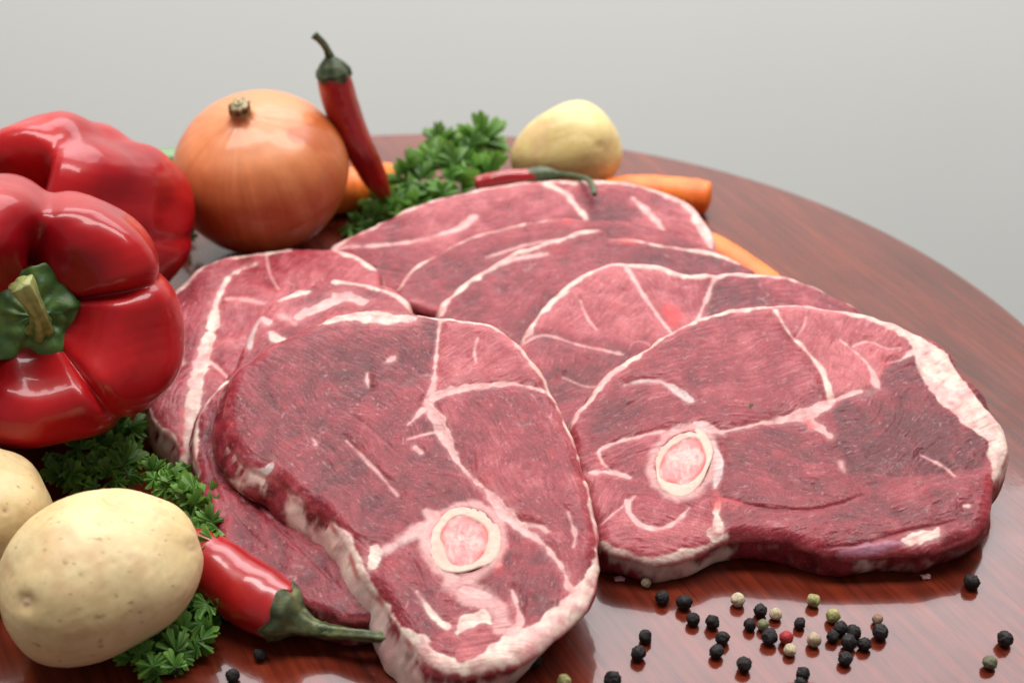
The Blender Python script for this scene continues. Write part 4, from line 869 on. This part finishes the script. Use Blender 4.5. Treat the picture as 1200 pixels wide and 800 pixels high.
parsley('parsley sprig standing behind the rearmost steak left of the small potato', b,
        [([b, at_y(500, 215, Yb + 8), at_y(545, 195, Yb + 14), at_y(566, 160, Yb + 18)], 1.0), ([b, at_y(490, 200, Yb + 10), at_y(515, 165, Yb + 14)], .8), ([b, at(440, 250, 4), at(420, 258, 3)], .9)],
        tuft([(425, 262), (470, 205), (490, 190), (545, 192), (572, 205), (560, 218), (500, 240)], (6, 24), 26, 9.0, 11, (0, -.8, .4), zf=lambda p: 6 + .20 * (262 - p[1]), spread=.5)
        + tuft([(405, 268), (430, 245), (470, 235), (480, 245), (430, 262)], (2, 8), 14, 7, 12, (0, -.6, .6))
        + [(at_y(566, 166, Yb + 18), 15, (.10, -1, .25), (.05, 0, 1)), (at_y(578, 176, Yb + 19), 11, (.45, -1, .2), (.9, 0, .6)), (at_y(551, 172, Yb + 15), 12, (-.4, -1, .4), (-.6, 0, .8)), (at_y(514, 168, Yb + 13), 10, (-.1, -1, .3), (0, .1, 1)), (at_y(522, 176, Yb + 12), 8, (.3, -1, .3), (.7, 0, .7)), (at_y(500, 184, Yb + 8), 10, (-.4, -1, .4), (-.6, 0, .8)),
           (at_y(568, 192, Yb + 14), 10, (.4, -.9, .3), (.5, 0, .9)), (at_y(548, 190, Yb + 12), 11, (-.1, -1, .4), (.1, 0, 1)), (at_y(485, 196, Yb + 6), 9, (-.3, -1, .4), (-.5, 0, .9))], 1)
b = at(215, 650, 1)
parsley('parsley sprig between the large potato and the front steaks, above the chilli', b, [([b, at(225, 620, 8), at(215, 585, 14)], .8)],
        tuft([(170, 548), (190, 545), (225, 560), (250, 585), (262, 612), (250, 640), (232, 640), (222, 600), (190, 575)], (10, 20), 36, 6.0, 21, (.2, -.6, .7)), 2)
b = at(225, 715, 1)
parsley('parsley sprig at the lower right of the large potato, below the chilli', b, [([b, at(232, 690, 6), at(240, 672, 9)], .8), ([b, at(205, 745, 4), at(185, 770, 4)], .8)],
        tuft([(235, 660), (258, 670), (265, 705), (240, 745), (238, 765), (185, 792), (152, 775), (165, 750), (205, 730), (228, 700)], (4, 11), 44, 5.8, 31, (.2, -.5, .8)), 3)
b = at(110, 560, 1)
parsley('shaded parsley sprig under the front bell pepper, behind the large potato', b, [([b, at(130, 545, 5), at(145, 525, 8)], .8), ([b, at(85, 540, 6), at(60, 530, 8)], .8)],
        tuft([(60, 545), (95, 520), (150, 490), (165, 510), (155, 560), (110, 575), (70, 565)], (4, 13), 34, 6.0, 41, (.1, -.6, .7)), 4)
b = at(222, 285, 1)
parsley('bit of parsley tucked between the onion and the rear bell pepper', b, [([b, at(216, 272, 5), at(212, 262, 9)], .7)],
        tuft([(206, 250), (222, 258), (226, 285), (212, 282)], (4, 12), 6, 6, 51, (0, -.6, .7)), 5)
f = steaks['H'].surf(np.array([(881.0, 476.0)]), .35)[0]
fm = bpy.data.objects.new('parsley_fleck', LEAVES[3]); COL.objects.link(fm); fm.location = Vector(f) * MM; fm.scale = (1.2, 1.2, .8); fm.rotation_euler = (.3, .1, .7)
fm['label'] = 'tiny green parsley crumb lying on the big right steak'; fm['category'] = 'crumb'

# ------------------------------------------------------------------ peppercorns
def corn_mesh(seed, kind, colr):
    rg = np.random.default_rng(seed); n, m = 40, 26
    a = np.linspace(0, 2 * math.pi, n, endpoint=False); b = np.linspace(.01, math.pi - .01, m); A, B = np.meshgrid(a, b, indexing='ij')
    D = np.stack([np.sin(B) * np.cos(A), np.sin(B) * np.sin(A), np.cos(B)], -1).reshape(-1, 3)
    pts = rg.standard_normal((16, 3)); pts /= np.linalg.norm(pts, axis=1)[:, None]
    d = np.sort(np.arccos(np.clip(D @ pts.T, -1, 1)), axis=1); ridge = np.exp(-((d[:, 1] - d[:, 0]) / .13) ** 2)
    amp = {'b': .11, 'w': .015, 'g': .06, 'r': .05}[kind]
    f = 1 + amp * (ridge - .5) + .05 * n3(D * 20 + seed * 9, 20, seed % 6) + amp * .25 * n3(D * 20, 4, 2)
    V = D * f[:, None]; V[:, 2] *= .95
    c = np.array(colr); col = c * (1 + (.5 if kind == 'b' else .15) * (ridge - .3) + .12 * n3(D * 20, 5, 3))[:, None]
    if kind in 'wg': col = mix(col, np.array([.20, .15, .08]), np.clip(.35 * sstep(.8, 1.8, n3(D * 20 + seed, 7, 1)), 0, 1))
    me = mesh_of('peppercorn', V * 2.5 * MM, grid_faces(n, m, True)[:, ::-1], col); me.materials.append(M_CORN); return me
CORN = {'b': [corn_mesh(s, 'b', (.014, .011, .011)) for s in range(6)], 'w': [corn_mesh(20 + s, 'w', c) for s, c in enumerate([(.50, .41, .27), (.42, .34, .22), (.36, .27, .18)])],
        'g': [corn_mesh(30 + s, 'g', c) for s, c in enumerate([(.30, .28, .11), (.17, .17, .09), (.12, .12, .075)])], 't': [corn_mesh(40, 'w', (.26, .16, .10))], 'r': [corn_mesh(50, 'r', (.33, .025, .03))]}
corns = [
 (757, 682, 12, 'w', 0, 'tiny pale peppercorn against the front edge of the right steak'),
 (776, 700, 17, 'b', 0, 'black peppercorn left in the pair close under the right steak'),
 (802, 705, 18, 'b', 1, 'black peppercorn right in the pair close under the right steak'),
 (812, 725, 16, 'b', 2, 'small wrinkled peppercorn just below the pair under the right steak'),
 (835, 728, 17, 'b', 3, 'black peppercorn above the two touching ones left of centre'),
 (865, 702, 17, 'w', 0, 'tan peppercorn lying alone in the steak shadow'),
 (847, 747, 16, 'b', 4, 'rear peppercorn of the touching black pair left of centre'),
 (840, 763, 17, 'b', 5, 'front peppercorn of the touching black pair left of centre'),
 (756, 745, 16, 'b', 1, 'rear black peppercorn of the pair nearest the front steak'),
 (748, 765, 18, 'b', 0, 'front black peppercorn of the pair nearest the front steak'),
 (718, 795, 20, 'b', 3, 'black peppercorn cut by the bottom border right of the front steak'),
 (872, 778, 18, 'b', 2, 'black peppercorn alone below the loose cluster with the red one'),
 (891, 715, 16, 'b', 4, 'black peppercorn at the top of the cluster holding the red one'),
 (879, 731, 15, 'b', 5, 'black peppercorn at the left of the cluster holding the red one'),
 (894, 732, 14, 'g', 1, 'small greyish green peppercorn squeezed among black ones'),
 (909, 719, 15, 'w', 1, 'pale peppercorn beside the top black one of the cluster'),
 (902, 746, 19, 'b', 0, 'big black peppercorn just left of the red one'),
 (921, 747, 17, 'r', 0, 'dark red peppercorn, the only whole red one'),
 (926, 761, 15, 'w', 0, 'cream peppercorn touching the front of the red one'),
 (937, 730, 14, 'b', 1, 'small black peppercorn alone behind the red one'),
 (954, 749, 18, 'w', 2, 'greyish tan peppercorn alone right of the red one'),
 (953, 703, 16, 'g', 0, 'green peppercorn lying alone near the right steak'),
 (976, 721, 17, 'g', 0, 'green peppercorn touching the heap of black ones'),
 (985, 736, 17, 'b', 2, 'rearmost black peppercorn of the heap, touching the green one'),
 (976, 745, 15, 'b', 3, 'leftmost black peppercorn of the heap of black ones'),
 (1001, 740, 17, 'b', 4, 'black peppercorn at the rear right of the heap'),
 (995, 752, 19, 'b', 5, 'largest black peppercorn in the middle of the heap'),
 (1013, 754, 16, 'b', 0, 'rightmost black peppercorn of the heap of black ones'),
 (990, 771, 16, 'b', 1, 'black peppercorn alone just in front of the heap'),
 (1028, 725, 13, 't', 0, 'small brown peppercorn behind a bigger black one'),
 (1032, 740, 19, 'b', 2, 'black peppercorn in front of the small brown one'),
 (941, 789, 17, 'b', 3, 'black peppercorn standing out over the bottom border below the red one'),
 (938, 801, 15, 'b', 4, 'black peppercorn half cut off at the bottom border'),
 (926, 808, 18, 'r', 0, 'left of two red peppercorns barely showing at the bottom border'),
 (951, 808, 18, 'r', 0, 'right of two red peppercorns barely showing at the bottom border'),
 (1139, 681, 19, 'b', 5, 'black peppercorn alone off the right end of the right steak'),
 (1178, 748, 19, 'b', 0, 'black peppercorn in the lower right corner'),
 (1160, 775, 18, 'g', 2, 'dark olive peppercorn in the lower right corner'),
 (305, 767, 15, 'b', 1, 'black peppercorn below the front chilli'),
 (273, 791, 17, 'b', 2, 'black peppercorn at the bottom border below the front chilli'),
 (202, 783, 17, 'b', 3, 'black peppercorn under the lower parsley sprig'),
 (627, 775, 16, 'b', 4, 'black peppercorn tucked under the tip of the front steak'),
 (661, 797, 17, 'g', 0, 'green peppercorn at the bottom border beside the front steak'),
]
rg = np.random.default_rng(5)
for (x, y, dpx, kd, vr, lab) in corns:
    P = at(x, y, 2.5); dist = (P - CAM)[1] * CT - (P - CAM)[2] * ST; r = .5 * dpx * dist / FPX; P = at(x, y, r * .97)
    o = bpy.data.objects.new('peppercorn', CORN[kd][vr]); COL.objects.link(o); o.location = Vector(P) * MM; s_ = r / 2.5
    o.scale = (s_, s_, s_); o.rotation_euler = tuple(rg.random(3) * 6.28)
    o['label'] = lab; o['category'] = 'peppercorn'; o['group'] = 'scattered peppercorns'

for (x, y, r, sd, lab) in ((726, 678, 1.1, 3, 'pink meat crumb on the table at the left foot of the right steak'), (1086, 676, 1.0, 5, 'pink meat crumb on the table at the right front of the right steak')):
    n, m = 24, 16; a = np.linspace(0, 2 * math.pi, n, endpoint=False); b_ = np.linspace(.02, math.pi - .02, m); A, B = np.meshgrid(a, b_, indexing='ij')
    D = np.stack([np.sin(B) * np.cos(A) * 1.5, np.sin(B) * np.sin(A), np.cos(B) * .6], -1).reshape(-1, 3); D *= (1 + .22 * n3(D * 20 + sd * 9, 14, sd))[:, None] * r
    me = mesh_of('meat_crumb', D * MM, grid_faces(n, m, True)[:, ::-1], np.tile([.55, .25, .26], (len(D), 1)), {'fib': D, 'fat': np.full(len(D), .7)}); me.materials.append(M_MEAT)
    o = bpy.data.objects.new('meat_crumb', me); COL.objects.link(o); o.location = Vector(at(x, y, r * .55)) * MM; o['label'] = lab; o['category'] = 'meat crumb'; o['group'] = 'meat crumbs'
